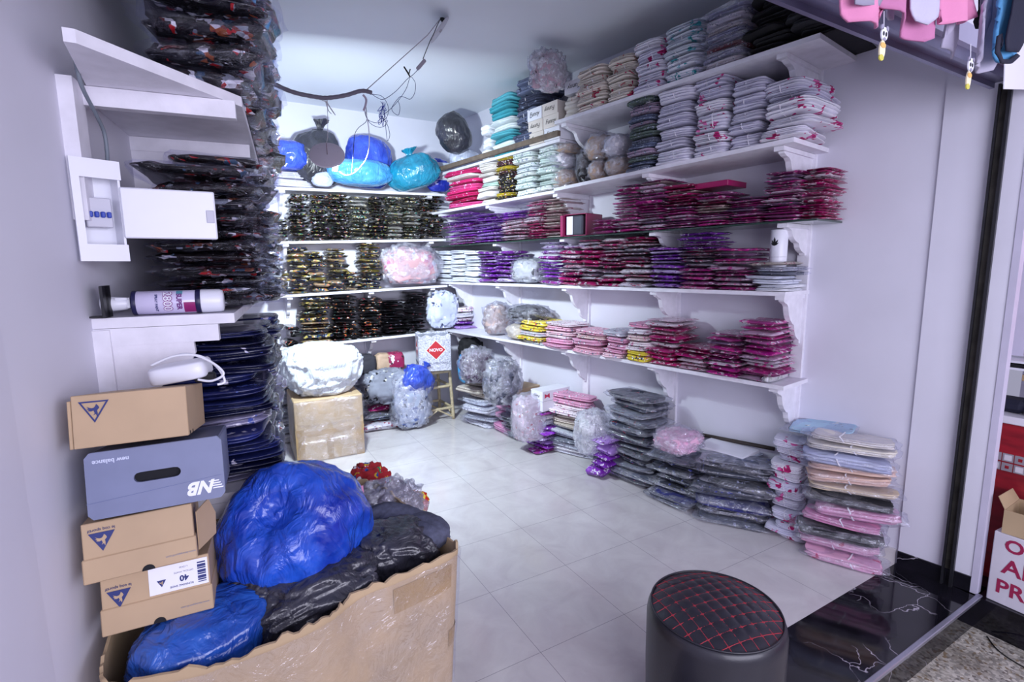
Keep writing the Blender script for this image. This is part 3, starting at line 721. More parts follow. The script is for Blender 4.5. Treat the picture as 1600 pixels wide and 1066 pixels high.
# ---------------------------------------------------------------- foreground
def fit(x0, x1, y0, y1, Y):
    xc, yc = (x0+x1)/2, (y0+y1)/2
    L, Rr, T, B = at_y(x0, yc, Y), at_y(x1, yc, Y), at_y(xc, y0, Y), at_y(xc, y1, Y)
    return (L[0]+Rr[0])/2, Rr[0]-L[0], B[2], T[2]-B[2]
def plastic(name, col, dark, var=.25, rough=.24, coat=.5):
    if name in MATS: return MATS[name]
    s = NT(name); n1 = s.noise(7, 4, .55, .6)
    c = s.ramp(n1, [(.3, lin(dark)), (.62, lin(col))]); s.link(c, s.b.inputs['Base Color'])
    s.b.inputs['Roughness'].default_value = rough; s.b.inputs['Coat Weight'].default_value = coat; s.b.inputs['Coat Roughness'].default_value = .1
    mp = s.new('ShaderNodeMapping'); mp.inputs['Scale'].default_value = (1, 1, .45); s.link(s.coord('pos'), mp.inputs[0])
    t = s.new('ShaderNodeTexNoise'); t.inputs['Scale'].default_value = 16; t.inputs['Detail'].default_value = 3; t.inputs['Distortion'].default_value = 2.2
    s.link(mp.outputs[0], t.inputs[0]); s.bump(t.outputs[0], .75, .018); MATS[name] = s.m; return s.m
p_blue = plastic('blue_plastic_sack', '2458CC', '142E9C'); p_blue2 = plastic('deep_blue_plastic_sack', '2A62C0', '163A94')
p_black = plastic('black_plastic_sack', '3A3A46', '1E1E26', rough=.34); p_teal = plastic('teal_plastic_sack', '1E92B4', '127090')
p_sky = plastic('sky_blue_plastic_sack', '62B4EC', '3E94DC'); p_viol = plastic('violet_blue_plastic_sack', '4060D4', '2A3EB0')
p_white = plastic('white_plastic_sack', 'DEE2EA', 'D0D6E2', rough=.45, coat=.2)
p_pale = plastic('pale_translucent_sack', 'C6CCE2', 'AEB4D0', rough=.3); p_pink = plastic('pink_plastic_sack', 'D8A4CC', 'C48AB8', rough=.35)
def sack(name, loc, size, rot, m, label, seed, tilt=(0, 0), knot=True, group=None, cat='bag', amp=.07, pinch=False, pleats=13):
    vs, fs = knot_bag(seed, 110 if pinch else 72, 80 if pinch else 44, knot=knot, amp=amp, pinch=pinch, pleats=pleats)
    o = link(name, mesh(name, vs, fs, m, True), None, loc, (tilt[0], tilt[1], rot), size)
    tag(o, label, cat, group)
    if knot and not pinch:
        g = G(); r = .088; g.tube([(r*math.cos(a), r*math.sin(a), .853) for a in [2*math.pi*i/20 for i in range(21)]], .016, 6, cap=False)
        g.build('knot', m, o, True)
    return o
def sackfit(x0, x1, y0, y1, Y, m, label, seed, rot=0, tilt=(0, 0), knot=True, dk=.85, zb=None, **kw):
    xc, wd, z0, h = fit(x0, x1, y0, y1, Y)
    if zb is not None: h = z0+h-zb; z0 = zb
    return sack(kw.pop('name', 'plastic_sack'), (xc, Y, z0), (wd, wd*dk, h), rot, m, label, seed, tilt, knot, **kw)
def heap(name, x0, x1, y0, y1, Y, m, label, seed, cat='clothes', dk=.8, group=None, amp=.16, fold=.12, fr=2.2, power=2.6, zb=None, film_=None, rot=0):
    xc, wd, z0, h = fit(x0, x1, y0, y1, Y)
    if zb is not None: h = z0+h-zb; z0 = zb
    vs, fs = blob(seed, 56, 34, amp, fr, fold=fold, power=power)
    o = link(name, mesh(name, vs, fs, m, True), None, (xc, Y, z0), rot, (wd, wd*dk, h)); tag(o, label, cat, group)
    if film_:
        vs, fs = blob(seed+31, 56, 34, amp*1.2, fr*1.6, fold=fold*1.2, power=power)
        c = link('plastic_film', mesh('plastic_film', vs, fs, film_, True), o, (0, 0, -.01), 0, (1.1, 1.1, 1.1)); c['label'] = 'crinkled clear plastic wrapping'
    return o
m_card = mat('corrugated_card', 'BCA382', .7, var=.12, bump=(60, .12, .002), nscale=5)
m_cardin = mat('corrugated_card_edge', 'A08C70', .85, var=.2, nscale=60)
m_tape = mat('brown_parcel_tape', 'A98B60', .3, .4, var=.12, bump=(90, .3, .002))
m_shoe = mat('shoe_box_card', 'B89D7E', .6, var=.06, bump=(80, .08, .002))
m_ink = mat('navy_ink', '26306E', .6, var=0); m_slate = mat('slate_box_card', '757C9C', .5, var=.07, nscale=14)
m_paper = mat('white_paper', 'E8E8F2', .6, var=0); m_hole_shade = mat('recess_shade', '15151C', .9, var=0)  # near-black colour paints the shade inside the box holes
# --- big open carton
def carton():
    t = thing('open_carton', (.13, 1.55, 0), 0, 'large torn open carton in front, filled with blue and black sacks', 'box')
    rim = [(.548, 1.275), (.535, 1.42), (.512, 1.60), (.488, 1.75), (.452, 1.885), (.30, 1.93), (.10, 1.95), (-.10, 1.93), (-.19, 1.86), (-.235, 1.65), (-.262, 1.42), (-.268, 1.24), (-.23, 1.165), (-.08, 1.130), (.063, 1.128), (.17, 1.16), (.248, 1.205), (.40, 1.235)]
    n = len(rim); pts = []
    for i in range(n):
        p0, p1, p2, p3 = [np.array(rim[(i+k) % n]) for k in (-1, 0, 1, 2)]
        for j in range(10):
            q = j/10
            if i == 0 and False: pass
            pts.append(.5*((2*p1)+(p2-p0)*q+(2*p0-5*p1+4*p2-p3)*q*q+(3*p1-p0-3*p2+p3)*q**3))
    c0 = np.array([.13, 1.55]); N = len(pts); H = [0, .15, .3, .45, .56, .63, .67, .70]
    vs = []; fs = []
    def P(i, z, off):
        p = pts[i % N]; d = p-c0; d = d/np.linalg.norm(d); k = z/.7; bx = c0[0] + np.clip(p[0]-c0[0], -.37, .36); by = c0[1]+np.clip(p[1]-c0[1], -.36, .36)
        q = np.array([bx, by])*(1-k)+p*k
        return q + d*(off + .006*nz(p[0]*6, p[1]*6, z*5, 3))
    for off in (0, -.007):
        for r_, z in enumerate(H):
            for i in range(N):
                zz = z
                if r_ == len(H)-1: zz += .014*nz(i*.35, 0, 0, 1) + .01*nz(i*1.3, 2, 0, 1)
                q = P(i, z, off); vs.append((q[0]-.13, q[1]-1.55, zz))
    m = len(H)
    for s_ in (0, 1):
        for r_ in range(m-1):
            for i in range(N):
                a, b = s_*m*N+r_*N+i, s_*m*N+r_*N+(i+1) % N
                f = (a, b, b+N, a+N); fs.append(f if not s_ else tuple(reversed(f)))
    for i in range(N): fs.append(((m-1)*N+i, (m-1)*N+(i+1) % N, m*N+(m-1)*N+(i+1) % N, m*N+(m-1)*N+i))
    fs.append(tuple(reversed(range(N))))
    o = link('carton_wall', mesh('carton_wall', vs, fs, m_card, True), t); smooth_by_angle(o, 40); o['label'] = 'buckled brown cardboard wall with ragged rim'
    def band(name, i0, i1, z0, z1, m_, off, wob=0, k=6):
        vs = []; fs = []
        for r_ in range(k+1):
            for i in range(i0, i1+1):
                z = z0+(z1-z0)*r_/k + wob*nz(i*.2, r_, 0, 2); q = P(i, z, off + (.004*nz(i*.5, r_*1.2, 0, 9) if wob else 0)); vs.append((q[0]-.13, q[1]-1.55, z))
        w_ = i1-i0+1
        for r_ in range(k):
            for i in range(w_-1): fs.append((r_*w_+i, r_*w_+i+1, (r_+1)*w_+i+1, (r_+1)*w_+i))
        return link(name, mesh(name, vs, fs, m_, True), t)
    band('parcel_tape', N-14, N-3, .60, .67, m_tape, .0022); band('parcel_tape', N-52, N-44, .50, .56, m_tape, .0022)
    band('parcel_tape', N-4, N+8, .42, .47, m_tape, .0022)
    b = band('stretch_film', N-60, N+12, .30, .69, film('stretch_film', clear=.86, milk=.04, bscale=14), .008, .006, 10); b['label'] = 'clear stretch film round the carton'
    g = G(); g.prism([(0, 0), (.012, .006), (.024, .001), (.02, .016), (.034, .022), (.022, .03), (.004, .024), (-.008, .012)], 0, .004, Matrix.Translation((.12, -.352, .69)) @ Matrix.Rotation(R(70), 4, 'X'))
    return t
carton()
# contents
o = heap('clothes_bundle', -10, 0, 0, 10, 1.5, p_black, '', 4) if False else None
vs, fs = blob(5, 56, 30, .1, 2, fold=.1, power=4)
tag(link('garment_sack', mesh('garment_sack', vs, fs, mat('charcoal_knit', '3A3C4C', .8, var=.25, bump=(50, .4, .004)), True), None, (.13, 1.56, .02), 0, (.56, .56, .58)), 'dark sack of clothes filling the lower part of the torn carton', 'bag')
sack('plastic_sack', (.215, 1.63, .62), (.40, .37, .50), R(-6), p_blue, 'large glossy blue plastic sack on top of the torn carton, knot toward us', 11, tilt=(R(44), R(-20)), amp=.07, pinch=True, pleats=11)
sack('plastic_sack', (-.085, 1.29, .575), (.31, .25, .165), R(30), p_blue2, 'flattened blue plastic sack in the carton beneath the stacked shoe boxes', 23, knot=False)
def roll_bag(name, pts, rad, m, label, seed, cat='bag', sq=.8):
    cp = catmull(pts, 8); n = len(cp); g = G(); nu = 36; vs = []; fs = []
    for i, p in enumerate(cp):
        t = (cp[min(i+1, n-1)]-cp[max(0, i-1)]).normalized(); u = t.cross(Vector((0, 0, 1))).normalized(); v = u.cross(t)
        e = i/(n-1); k = (1-abs(2*e-1)**3.5)**.5*rad + .004
        for j in range(nu):
            a = 2*math.pi*j/nu; d = Vector((math.cos(a)*2+i*.12, math.sin(a)*2, seed))
            rr = k*(1+.22*mnoise.fractal(d*.9, .9, 2.1, 4) + .09*(1-2*abs(nz(d.x*2, d.y*2, d.z, seed))))
            vs.append(p+u*math.cos(a)*rr+v*math.sin(a)*rr*sq)
    for i in range(n-1):
        for j in range(nu): fs.append((i*nu+j, i*nu+(j+1) % nu, (i+1)*nu+(j+1) % nu, (i+1)*nu+j))
    fs += [tuple(reversed(range(nu))), tuple(range((n-1)*nu, n*nu))]
    c = sum((Vector(v) for v in vs), Vector())/len(vs); c.z = min(v[2] for v in vs)
    o = link(name, mesh(name, [Vector(v)-c for v in vs], fs, m, True), None, c); return tag(o, label, cat)
def flatsack(loc, size, rot, m, label, seed):
    vs, fs = blob(seed, 90, 50, .15, 1.5, fold=.10, power=2.7)
    return tag(link('plastic_sack', mesh('plastic_sack', vs, fs, m, True), None, loc, rot, size), label, 'bag')
flatsack((.165, 1.335, .585), (.34, .215, .16), (R(8), R(-4), R(8)), p_black, 'crumpled black plastic sack inside the front rim of the torn carton', 3)
flatsack((.395, 1.415, .60), (.25, .20, .15), (R(6), R(6), R(-4)), p_black, 'black plastic sack between the big blue sack and the carton corner', 8)
flatsack((.035, 1.36, .59), (.16, .2, .15), (0, 0, R(40)), p_black, 'small black sack fold wedged under the big blue sack', 18)
m_gk = mat('grey_marl_cloth', '55586E', .9, var=.25, bump=(90, .4, .003), nscale=60)
roll_bag('grey_garment', [(.33, 1.56, .655), (.41, 1.55, .685), (.475, 1.47, .675), (.505, 1.38, .67)], .07, m_gk, 'rumpled grey marl garment bulging at the corner of the torn carton', 5, 'clothes')
roll_bag('grey_garment', [(.46, 1.50, .69), (.50, 1.43, .70), (.525, 1.34, .695)], .045, m_gk, 'rolled grey sleeve hanging over the right corner of the torn carton', 6, 'clothes')
heap('garment_bag', 560, 655, 760, 850, 1.78, mat('taupe_cloth', '8A8494', .8, var=.3), 'clear plastic bag of taupe clothing at the back rim of the torn carton', 9, 'bag', film_=f_clear)
t = thing('clothing_tag_card', (.345, 1.70, .70), 0, 'white swing card with a pink edge lying on the clear bag', 'card')
Mx = Matrix.Translation((0, 0, .0)) @ Matrix.Rotation(R(-8), 4, 'Z') @ Matrix.Rotation(R(58), 4, 'X')
g = G(); g.box((-.036, 0, 0), (.036, .06, .002), 0, Mx); g.build('card', m_paper, t)
g = G(); g.box((.030, -.002, -.001), (.040, .062, .003), 0, Mx); g.build('pink_edge', mat('pink_print', 'D88CB4', .5, var=0), t)
for k in range(4):
    g = G(); g.box((-.026, .014+k*.010, .002), (.010+.006*(k % 2), .017+k*.010, .0025), 0, Mx); g.build('printed_line', mat('pink_grey_ink', 'B08CA4', .6, var=0), t)
# --- second carton with printed clothes
t = thing('small_carton', (.36, 2.12, 0), R(8), 'smaller open carton of bright printed clothes behind the large torn one', 'box')
g = G()
for a, b in (((-.18, -.2), (.18, -.194)), ((-.18, .194), (.18, .2)), ((-.18, -.194), (-.174, .194)), ((.174, -.194), (.18, .194))): g.box((a[0], a[1], 0), (b[0], b[1], .50))
g.box((-.174, -.194, .0), (.174, .194, .006)); g.build('carton_wall', mat('brown_card', '7A5A38', .8, var=.2), t)
m_pr = mat('red_print_cloth', 'B0202C', .8, var=.2, prints=(26, .42, ['2A4CA0', 'D8B02C', 'E8E4EC', '2E8A5A', 'C02830', '1C2A60']), bump=(70, .3, .003))
heap('printed_garment', 540, 612, 727, 800, 2.10, m_pr, 'crumpled red printed clothing heaped in the small carton', 12, 'clothes', zb=.40)
heap('printed_garment', 552, 590, 726, 752, 2.16, mat('royal_blue_cloth', '3A66B4', .75, var=.15), 'folded royal blue cloth on top of the red printed clothing', 13, 'clothes')
heap('printed_garment', 575, 640, 765, 815, 2.02, m_pr, 'red and blue printed clothing against the small carton wall', 14, 'clothes', zb=.42, film_=f_soft)
heap('printed_garment', 622, 668, 770, 806, 1.93, mat('red_yellow_cloth', 'D01C20', .7, var=.1, prints=(30, .38, ['F0CC20', 'F4DC50'])), 'red cloth with yellow figures hanging over the small carton rim', 15, 'clothes')
# --- shoe boxes
def TF(x, y, z, up=False): 
    M = Matrix.Translation((x, y, z))
    return M @ (Matrix.Rotation(math.pi, 4, 'Y') if up else Matrix.Identity(4)) @ Matrix.Rotation(R(90), 4, 'X')
def emblem(parent, x, y, z, sz, m, outline=False):
    """downward triangle with a bird inside, on a face looking along -y"""
    bird = [(-.30, .20), (-.22, .10), (-.30, .08), (-.20, .02), (-.26, -.02), (-.12, -.06), (-.02, -.02), (.02, -.16), (-.04, -.26), (.06, -.20), (.12, -.34), (.14, -.18), (.12, -.02), (.22, .10), (.18, .20), (.10, .30), (.06, .20), (.0, .12), (-.10, .10), (-.20, .14)]
    tri = [(-.5, .42), (.5, .42), (0, -.46)]
    M = Matrix.Translation((x, y, z)) @ Matrix.Rotation(R(90), 4, 'X') @ Matrix.Diagonal((sz, sz, 1, 1))
    if outline:
        inn = [(-.40, .36), (.40, .36), (0, -.35)]; g = G()
        vs = [(*p, 0) for p in tri+inn] + [(*p, .0006) for p in tri+inn]
        fs = []
        for i in range(3):
            j = (i+1) % 3; fs += [(6+i, 6+j, 9+j, 9+i), (i, j, 6+j, 6+i)]
        g.add([M @ Vector(v) for v in vs], fs); g.build('triangle_emblem', m, parent)
        g = G(); g.prism([(a*.8, b*.8+.05) for a, b in bird], 0, .0006, M); g.build('bird_emblem', m, parent)
    else:
        g = G(); g.prism(tri, 0, .0006, M); g.build('triangle_emblem', m, parent)
        g = G(); g.prism([(a*.85, b*.85+.06) for a, b in bird], .0006, .0011, M); g.build('bird_emblem', m_shoe, parent)
BT = R(10)
def shoebox(Y, x0, x1, zb, zt, dep, yaw, label, lidh=.045, lid_low=True, m=None):
    w_, h = x1-x0, zt-zb; cx = (x0+x1)/2
    t = thing('shoe_box', (cx, Y+math.cos(BT)*dep/2, zb-math.sin(BT)*dep/2+.004), yaw, label, 'box', 'shoe boxes stacked against the wall at the front'); t.rotation_euler = (-BT, 0, yaw); h *= .965
    m = m or m_shoe
    g = G().box((-w_/2+.003, -dep/2+.003, .004), (w_/2-.003, dep/2-.003, h), .0015); g.build('box_body', m, t)
    if lid_low: g = G().box((-w_/2, -dep/2, 0), (w_/2, dep/2, lidh), .002); g.build('box_lid', m, t)
    return t, w_, h, -dep/2
t, w_, h, fy = shoebox(1.27, -.258, -.054, .735, .864, .29, R(-3), 'open ended tan shoe box with a white size 40 label, lowest of the four', .056)
emblem(t, -w_/2+.034, fy+.002, h-.052, .042, m_ink); text('le coq sportif', .0085, m_ink, t, TF(-w_/2+.034, fy+.002, h-.028, True))
g = G().box((-.015, fy+.0015, h-.064), (w_/2-.006, fy+.003, h-.006)); lb = g.build('size_label', m_paper, t); lb['label'] = 'white printed size label, upside down'
text('40', .017, m_ink, lb, TF(.050, fy+.0012, h-.040, True), bold=.0006)
text('RUNNING SHOE', .006, m_ink, lb, TF(.045, fy+.0012, h-.055, True)); text('OPTICAL WHITE', .005, m_grey, lb, TF(.05, fy+.0012, h-.026, True)); text('L12X20', .005, m_grey, lb, TF(.05, fy+.0012, h-.016, True))
emblem(lb, .008, fy+.0011, h-.042, .017, m_ink)
for k in range(11):
    g = G().box((w_/2-.026, fy+.0008, h-.058+k*.0042), (w_/2-.010, fy+.0016, h-.0562+k*.0042+.0012*(k % 3))); g.build('barcode_bar', m_ink, lb)
text('www.lecoqsportif.com', .006, m_grey, t, TF(w_/2-.035, fy-.0006, .020, True))
g = G(); g.prism([(math.cos(a)*.0115, math.sin(a)*.0115) for a in [math.pi*i/14 for i in range(15)]], 0, .0008, Matrix.Translation((0, fy-.0003, .0005)) @ Matrix.Rotation(R(90), 4, 'X')); g.build('finger_hole', m_hole_shade, t)  # flat half disc on the face, the hole's shade put into its colour
t, w_, h, fy = shoebox(1.262, -.280, -.082, .866, .992, .25, R(0), 'tan shoe box with lifted lid flap, between the slate box and the size 40 box', .05)
emblem(t, -w_/2+.036, fy+.002, h-.040, .044, m_ink); text('le coq sportif', .0085, m_ink, t, TF(-w_/2+.036, fy+.002, h-.016, True))
text('www.lecoqsportif.com', .006, m_grey, t, TF(w_/2-.030, fy-.0006, .018, True))
g = G(); g.prism([(math.cos(a)*.0115, math.sin(a)*.0115) for a in [math.pi*i/14 for i in range(15)]], 0, .0008, Matrix.Translation((.01, fy-.0003, .0005)) @ Matrix.Rotation(R(90), 4, 'X')); g.build('finger_hole', m_hole_shade, t)
g = G(); g.prism([(0, 0), (.07, .012), (.075, .06), (.05, .10), (.0, .085)], 0, .002, Matrix.Translation((w_/2+.002, fy+.02, 0.012)) @ Matrix.Rotation(R(62), 4, 'Z') @ Matrix.Rotation(R(90), 4, 'X')); g.build('lid_flap', m_shoe, t)
# slate box: lid with slot on the face toward us
t = thing('shoe_box', (-.132, 1.27+.148, .998-.026), R(-3), 'slate blue box with an oval handle slot, second from the top of its stack', 'box', 'shoe boxes stacked against the wall at the front')
t.rotation_euler = (-BT, 0, R(-3)); W2, H2, D2 = .122, .136, .15
g = G().box((-W2+.004, -D2+.012, .002), (W2-.004, D2, H2-.003), .003); g.build('box_body', m_slate, t)
N = 64; vs = []; fs = []; cz = .072; hw, hr = .042, .0105
for k in range(N):
    a = 2*math.pi*(k+.5)/N; ca, sa = math.cos(a), math.sin(a)
    q = 1/max(abs(ca)/W2, abs(sa)/(H2/2)); ox, oz = ca*q, sa*q
    # stadium point in the same direction
    r_ = hr/abs(sa) if abs(sa) > 1e-6 and abs(ca)*hr/abs(sa) < hw-hr else None
    if r_: ix, iz = ca*r_, sa*r_
    else:
        c_ = hw-hr; B_ = abs(ca)*c_; r_ = B_+math.sqrt(max(0, hr*hr-c_*c_*sa*sa)); ix, iz = ca*r_, sa*r_
    for (X, Z_, Yv) in ((ox, oz+H2/2, 0), (ix, iz+cz, 0), (ix, iz+cz, .010), (ox, oz+H2/2, .012)): vs.append((X, -D2+Yv, Z_))
for k in range(N):
    j = (k+1) % N
    for a_ in range(3): fs.append((k*4+a_, j*4+a_, j*4+a_+1, k*4+a_+1))
ld = link('box_lid', mesh('box_lid', vs, fs, m_slate), t)
g = G().box((-.05, -D2+.0112, cz-.018), (.05, -D2+.0118, cz+.018)); g.build('handle_slot', m_hole_shade, t)  # near-black sheet behind the slot, its shade painted in
text('new balance', .0125, mat('pale_print', 'C8CEE6', .5, var=0), t, TF(-.078, -D2-.0003, H2-.020, True), bold=.0003)
NBm = mat('white_print', 'E6E8F4', .5, var=0)
text('NB', .038, NBm, t, TF(.080, -D2-.0003, .030, True), name='monogram', bold=.0016, shear=.35, sx=.95)
for k in range(4):
    g = G(); g.prism([(0, 0), (.020, .0), (.021, .0026), (.001, .0026)], 0, .0006, Matrix.Translation((.099-k*.0025, -D2-.0003, .022+k*.0052)) @ Matrix.Rotation(R(90), 4, 'X')); g.build('speed_bar', NBm, t)
g = G().box((-W2+.001, -D2-.0004, .0415), (W2-.001, -D2+.0002, .0422), 0, Matrix.Rotation(R(-4), 4, 'Y')); g.build('fold_crease', mat('crease_shade', '5A6690', .6, var=0), t)
t, w_, h, fy = shoebox(1.27, -.262, -.060, 1.142, 1.256, .27, R(-5), 'tan shoe box with an outlined bird triangle, topmost of its stack', .0, False)
emblem(t, -w_/2+.040, fy+.002, h-.034, .050, m_ink, True)
g = G().box((-w_/2-.004, -.13, .004), (-w_/2+.002, .13, h-.01), .001); g.build('box_lid', m_shoe, t)
for k in (0, 1):
    g = G().box((w_/2-.0035, fy+.02+k*.035, .0045), (w_/2-.0022, fy+.028+k*.035, .012)); g.build('vent_notch', m_hole_shade, t)  # small dark patches painting the shade of the notches
# --- pouf stool
t = thing('pouf_stool', (1.31, .985, 0), 0, 'black cylindrical leather pouf with red diamond stitching on its top', 'stool')
m_lea = mat('black_leather', '26252F', .38, .15, (150, .15, .002), .1)
Rp, Hp = .208, .408
prof = [(Rp-.012, 0), (Rp-.002, .006), (Rp, .04), (Rp+.004, .2), (Rp+.004, Hp-.04), (Rp+.001, Hp-.022), (Rp-.004, Hp-.010), (Rp-.012, Hp-.001)]
g = G().lathe(prof, 96); g.build('body', m_lea, t, True); 
sp_ = .040; aA, aB = R(-12), R(-104)
nA = (-math.sin(aA), math.cos(aA)); nB = (-math.sin(aB), math.cos(aB))
def topz(x, y):
    r = math.hypot(x, y)/(Rp-.008); base = Hp-.004+.030*(1-min(r, 1)**2.6)
    pa = abs(math.sin(math.pi*(x*nA[0]+y*nA[1])/sp_)); pb = abs(math.sin(math.pi*(x*nB[0]+y*nB[1])/sp_))
    return base + .0050*(pa*pb)**.4*(1-min(r, 1)**6)
vs = [(0, 0, topz(0, 0))]; fs = []; NRr, NT_ = 60, 144
for i in range(1, NRr+1):
    for j in range(NT_):
        a = 2*math.pi*j/NT_; r = (Rp-.008)*i/NRr; vs.append((r*math.cos(a), r*math.sin(a), topz(r*math.cos(a), r*math.sin(a))))
for j in range(NT_): fs.append((0, 1+j, 1+(j+1) % NT_))
for i in range(NRr-1):
    for j in range(NT_): fs.append((1+i*NT_+j, 1+(i+1)*NT_+j, 1+(i+1)*NT_+(j+1) % NT_, 1+i*NT_+(j+1) % NT_))
c = link('seat_cushion', mesh('seat_cushion', vs, fs, m_lea, True), t)
m_red = mat('red_thread', 'A02838', .6, var=0)
Rs = Rp-.012
for (nv, dr) in ((nA, (math.cos(aA), math.sin(aA))), (nB, (math.cos(aB), math.sin(aB)))):
    for k in range(-5, 6):
        o_ = k*sp_
        if abs(o_) >= Rs-.01: continue
        L = math.sqrt(Rs*Rs-o_*o_); n = 50
        pts = [(nv[0]*o_+dr[0]*(2*i/n-1)*L, nv[1]*o_+dr[1]*(2*i/n-1)*L) for i in range(n+1)]
        g = G().tube([(x, y, topz(x, y)+.0006) for x, y in pts], .00135, 5); g.build('stitching', m_red, c, True)
g = G()
for a_ in range(-5, 6):
    for b_ in range(-5, 6):
        det = nA[0]*nB[1]-nA[1]*nB[0]; x = (a_*sp_*nB[1]-b_*sp_*nA[1])/det; y = (nA[0]*b_*sp_-nB[0]*a_*sp_)/det
        if math.hypot(x, y) < Rs-.006:
            z = topz(x, y)+.001; g.tube([(x+.0035*math.cos(q), y+.0035*math.sin(q), z) for q in [2*math.pi*i/8 for i in range(9)]], .0010, 4, cap=False)
g.build('stitched_eyelets', m_red, c, True)
g = G(); g.tube([((Rp-.009)*math.cos(a), (Rp-.009)*math.sin(a), Hp+.0005) for a in [2*math.pi*i/96 for i in range(97)]], .0028, 6, cap=False); g.build('piping', m_lea, t, True)
# --- electrical panel on the left wall
t = thing('breaker_panel', (-.232, 1.60, 1.53), R(24), 'open white electrical breaker box with its door swung out, left wall', 'electrical panel')
g = G()
g.box((-.045, .02, 0), (.043, .026, .225)); g.box((-.045, -.03, 0), (-.040, .02, .225)); g.box((.038, -.03, 0), (.043, .02, .225)); g.box((-.040, -.03, 0), (.038, .02, .006)); g.box((-.040, -.03, .219), (.038, .02, .225))
g.build('panel_case', m_white, t)
g = G(); g.box((-.052, -.034, -.006), (-.036, -.028, .231)); g.box((-.036, -.034, -.006), (.045, -.028, .034)); g.box((-.036, -.034, .188), (.045, -.028, .231)); g.build('panel_frame', m_white, t)
br_ = G().box((-.026, -.012, .075), (.026, .018, .145), .002).build('breaker_block', mat('pale_grey_plastic', 'C2C2D0', .4, var=0), t)
for k in range(4):
    g = G().box((-.023+k*.0122, -.020, .098), (-.014+k*.0122, -.011, .112), .002); g.build('breaker_switch', mat('blue_switch', '2440A8', .4, var=0), br_)
dr = G(); M = Matrix.Translation((.040, -.03, .050)) @ Matrix.Rotation(R(-24), 4, 'Z')
dr.box((0, -.006, 0), (.200, 0, .122), .003, M); d_ = dr.build('panel_door', m_white, t)
g = G().box((.178, -.0085, .042), (.196, -.0055, .074), .001, M); g.build('door_latch', mat('latch_grey', 'B4B4C4', .35, var=0), d_)
# --- cable down the left wall
g = G(); g.tube(catmull([at_pl(x, y, LP+LNV*.05, LNV) for x, y in ((112, 62), (118, 95), (128, 135), (148, 175), (162, 205), (167, 235), (168, 262))], 8), .0045, 8)
tag(g.build('wall_cable', mat('grey_cable', '77808C', .5, var=0), None, True), 'grey cable running down the left wall into the breaker box', 'cable')
# --- spray can lying on the shelf
t = thing('spray_can', PL(.045, .163, 1.387), -AL+R(2), 'lying spray can with white cap and purple lettering on the left shelf', 'spray can')
m_can = mat('can_lilac', 'CFC8E6', .3, .4, var=0); rc = .0305
MXc = Matrix.Translation((0, 0, rc)) @ Matrix.Rotation(R(90), 4, 'Y')
# local +x runs from the trigger (wall side) to the cap; the lathe axis is z before the turn
g = G().lathe([(rc-.004, -.082), (rc, -.078), (rc, .062), (rc-.002, .066)], 48, MXc); g.build('can_body', m_can, t, True)
for a, b in ((-.084, -.074), (.056, .068)):
    g = G().lathe([(rc+.0006, a), (rc+.001, a+.002), (rc+.001, b-.002), (rc+.0006, b)], 48, MXc); g.build('can_band', mat('navy_band', '1C1A44', .35, var=0), t, True)
g = G().lathe([(rc+.0008, .068), (rc+.001, .07), (rc+.0002, .112), (rc-.003, .119), (rc-.01, .121)], 48, MXc); g.build('cap', m_white, t, True)
g = G().lathe([(.010, -.086), (.016, -.100), (.018, -.125), (.018, -.150)], 24, MXc); g.box((-.118, -.016, .040), (-.090, -.010, .046)); g.box((-.094, -.016, .020), (-.088, -.010, .046)); sp_o = g.build('spray_trigger', m_white, t); smooth_by_angle(sp_o)
def wrap_text(body, size, m, parent, x0, ang, r, bold=0, sx=1, name='lettering'):
    """lettering reading round the can: text x goes round the surface, text y along -x"""
    c = text(body, size, m, parent, Matrix.Identity(4), name=name, bold=bold, sx=sx)
    for v in c.data.vertices:
        a = ang - v.co.x/r; X = x0 + v.co.y; rr = r + .0003 + max(0, v.co.z)*.8
        v.co = Vector((X, -math.cos(a)*rr, rc + math.sin(a)*rr))
    return c
m_pur = mat('purple_ink', '6A2A78', .5, var=0)
wrap_text('2800', .026, mat('plum_ink', '8A3A84', .5, var=0), t, -.006, R(8), rc+.0004, .0016, 1.05); wrap_text('2800', .026, NBm, t, -.006, R(8), rc+.0012, .0002, 1.05)
wrap_text('SUPER', .016, m_pur, t, .020, R(5), rc+.0005, .0006); wrap_text('SPRAY PAINT', .008, m_ink, t, -.030, R(0), rc+.0005, .0002)
def can_patch(x0, x1, a0, a1, m, name):
    vs = []; fs = []; n = 10
    for i in range(n+1):
        for j in range(n+1):
            X = x0+(x1-x0)*i/n; a = a0+(a1-a0)*j/n; rr = rc+.0004
            vs.append((X, -math.cos(a)*rr, rc+math.sin(a)*rr))
    for i in range(n):
        for j in range(n): fs.append((i*(n+1)+j, (i+1)*(n+1)+j, (i+1)*(n+1)+j+1, i*(n+1)+j+1))
    link(name, mesh(name, vs, fs, m, True), t)
can_patch(.030, .056, R(-60), R(0), mat('magenta_print', '8E1C66', .4, var=0), 'printed_flower')
can_patch(.014, .028, R(42), R(72), mat('green_blue_print', '5A94A8', .4, var=0), 'printed_band')
g = G(); g.box((-.012, -.01, 0), (0, .01, .075)); g.box((0, -.012, 0), (.03, .012, .004)); g.box((-.012, -.03, 0), (-.006, .03, .078));
bd = g.build('wall_holder', m_dark, None, False, PL(.0, .025, 1.387), ROT_L+R(90)); tag(bd, 'small black holder plate on the left wall behind the spray can', 'holder')
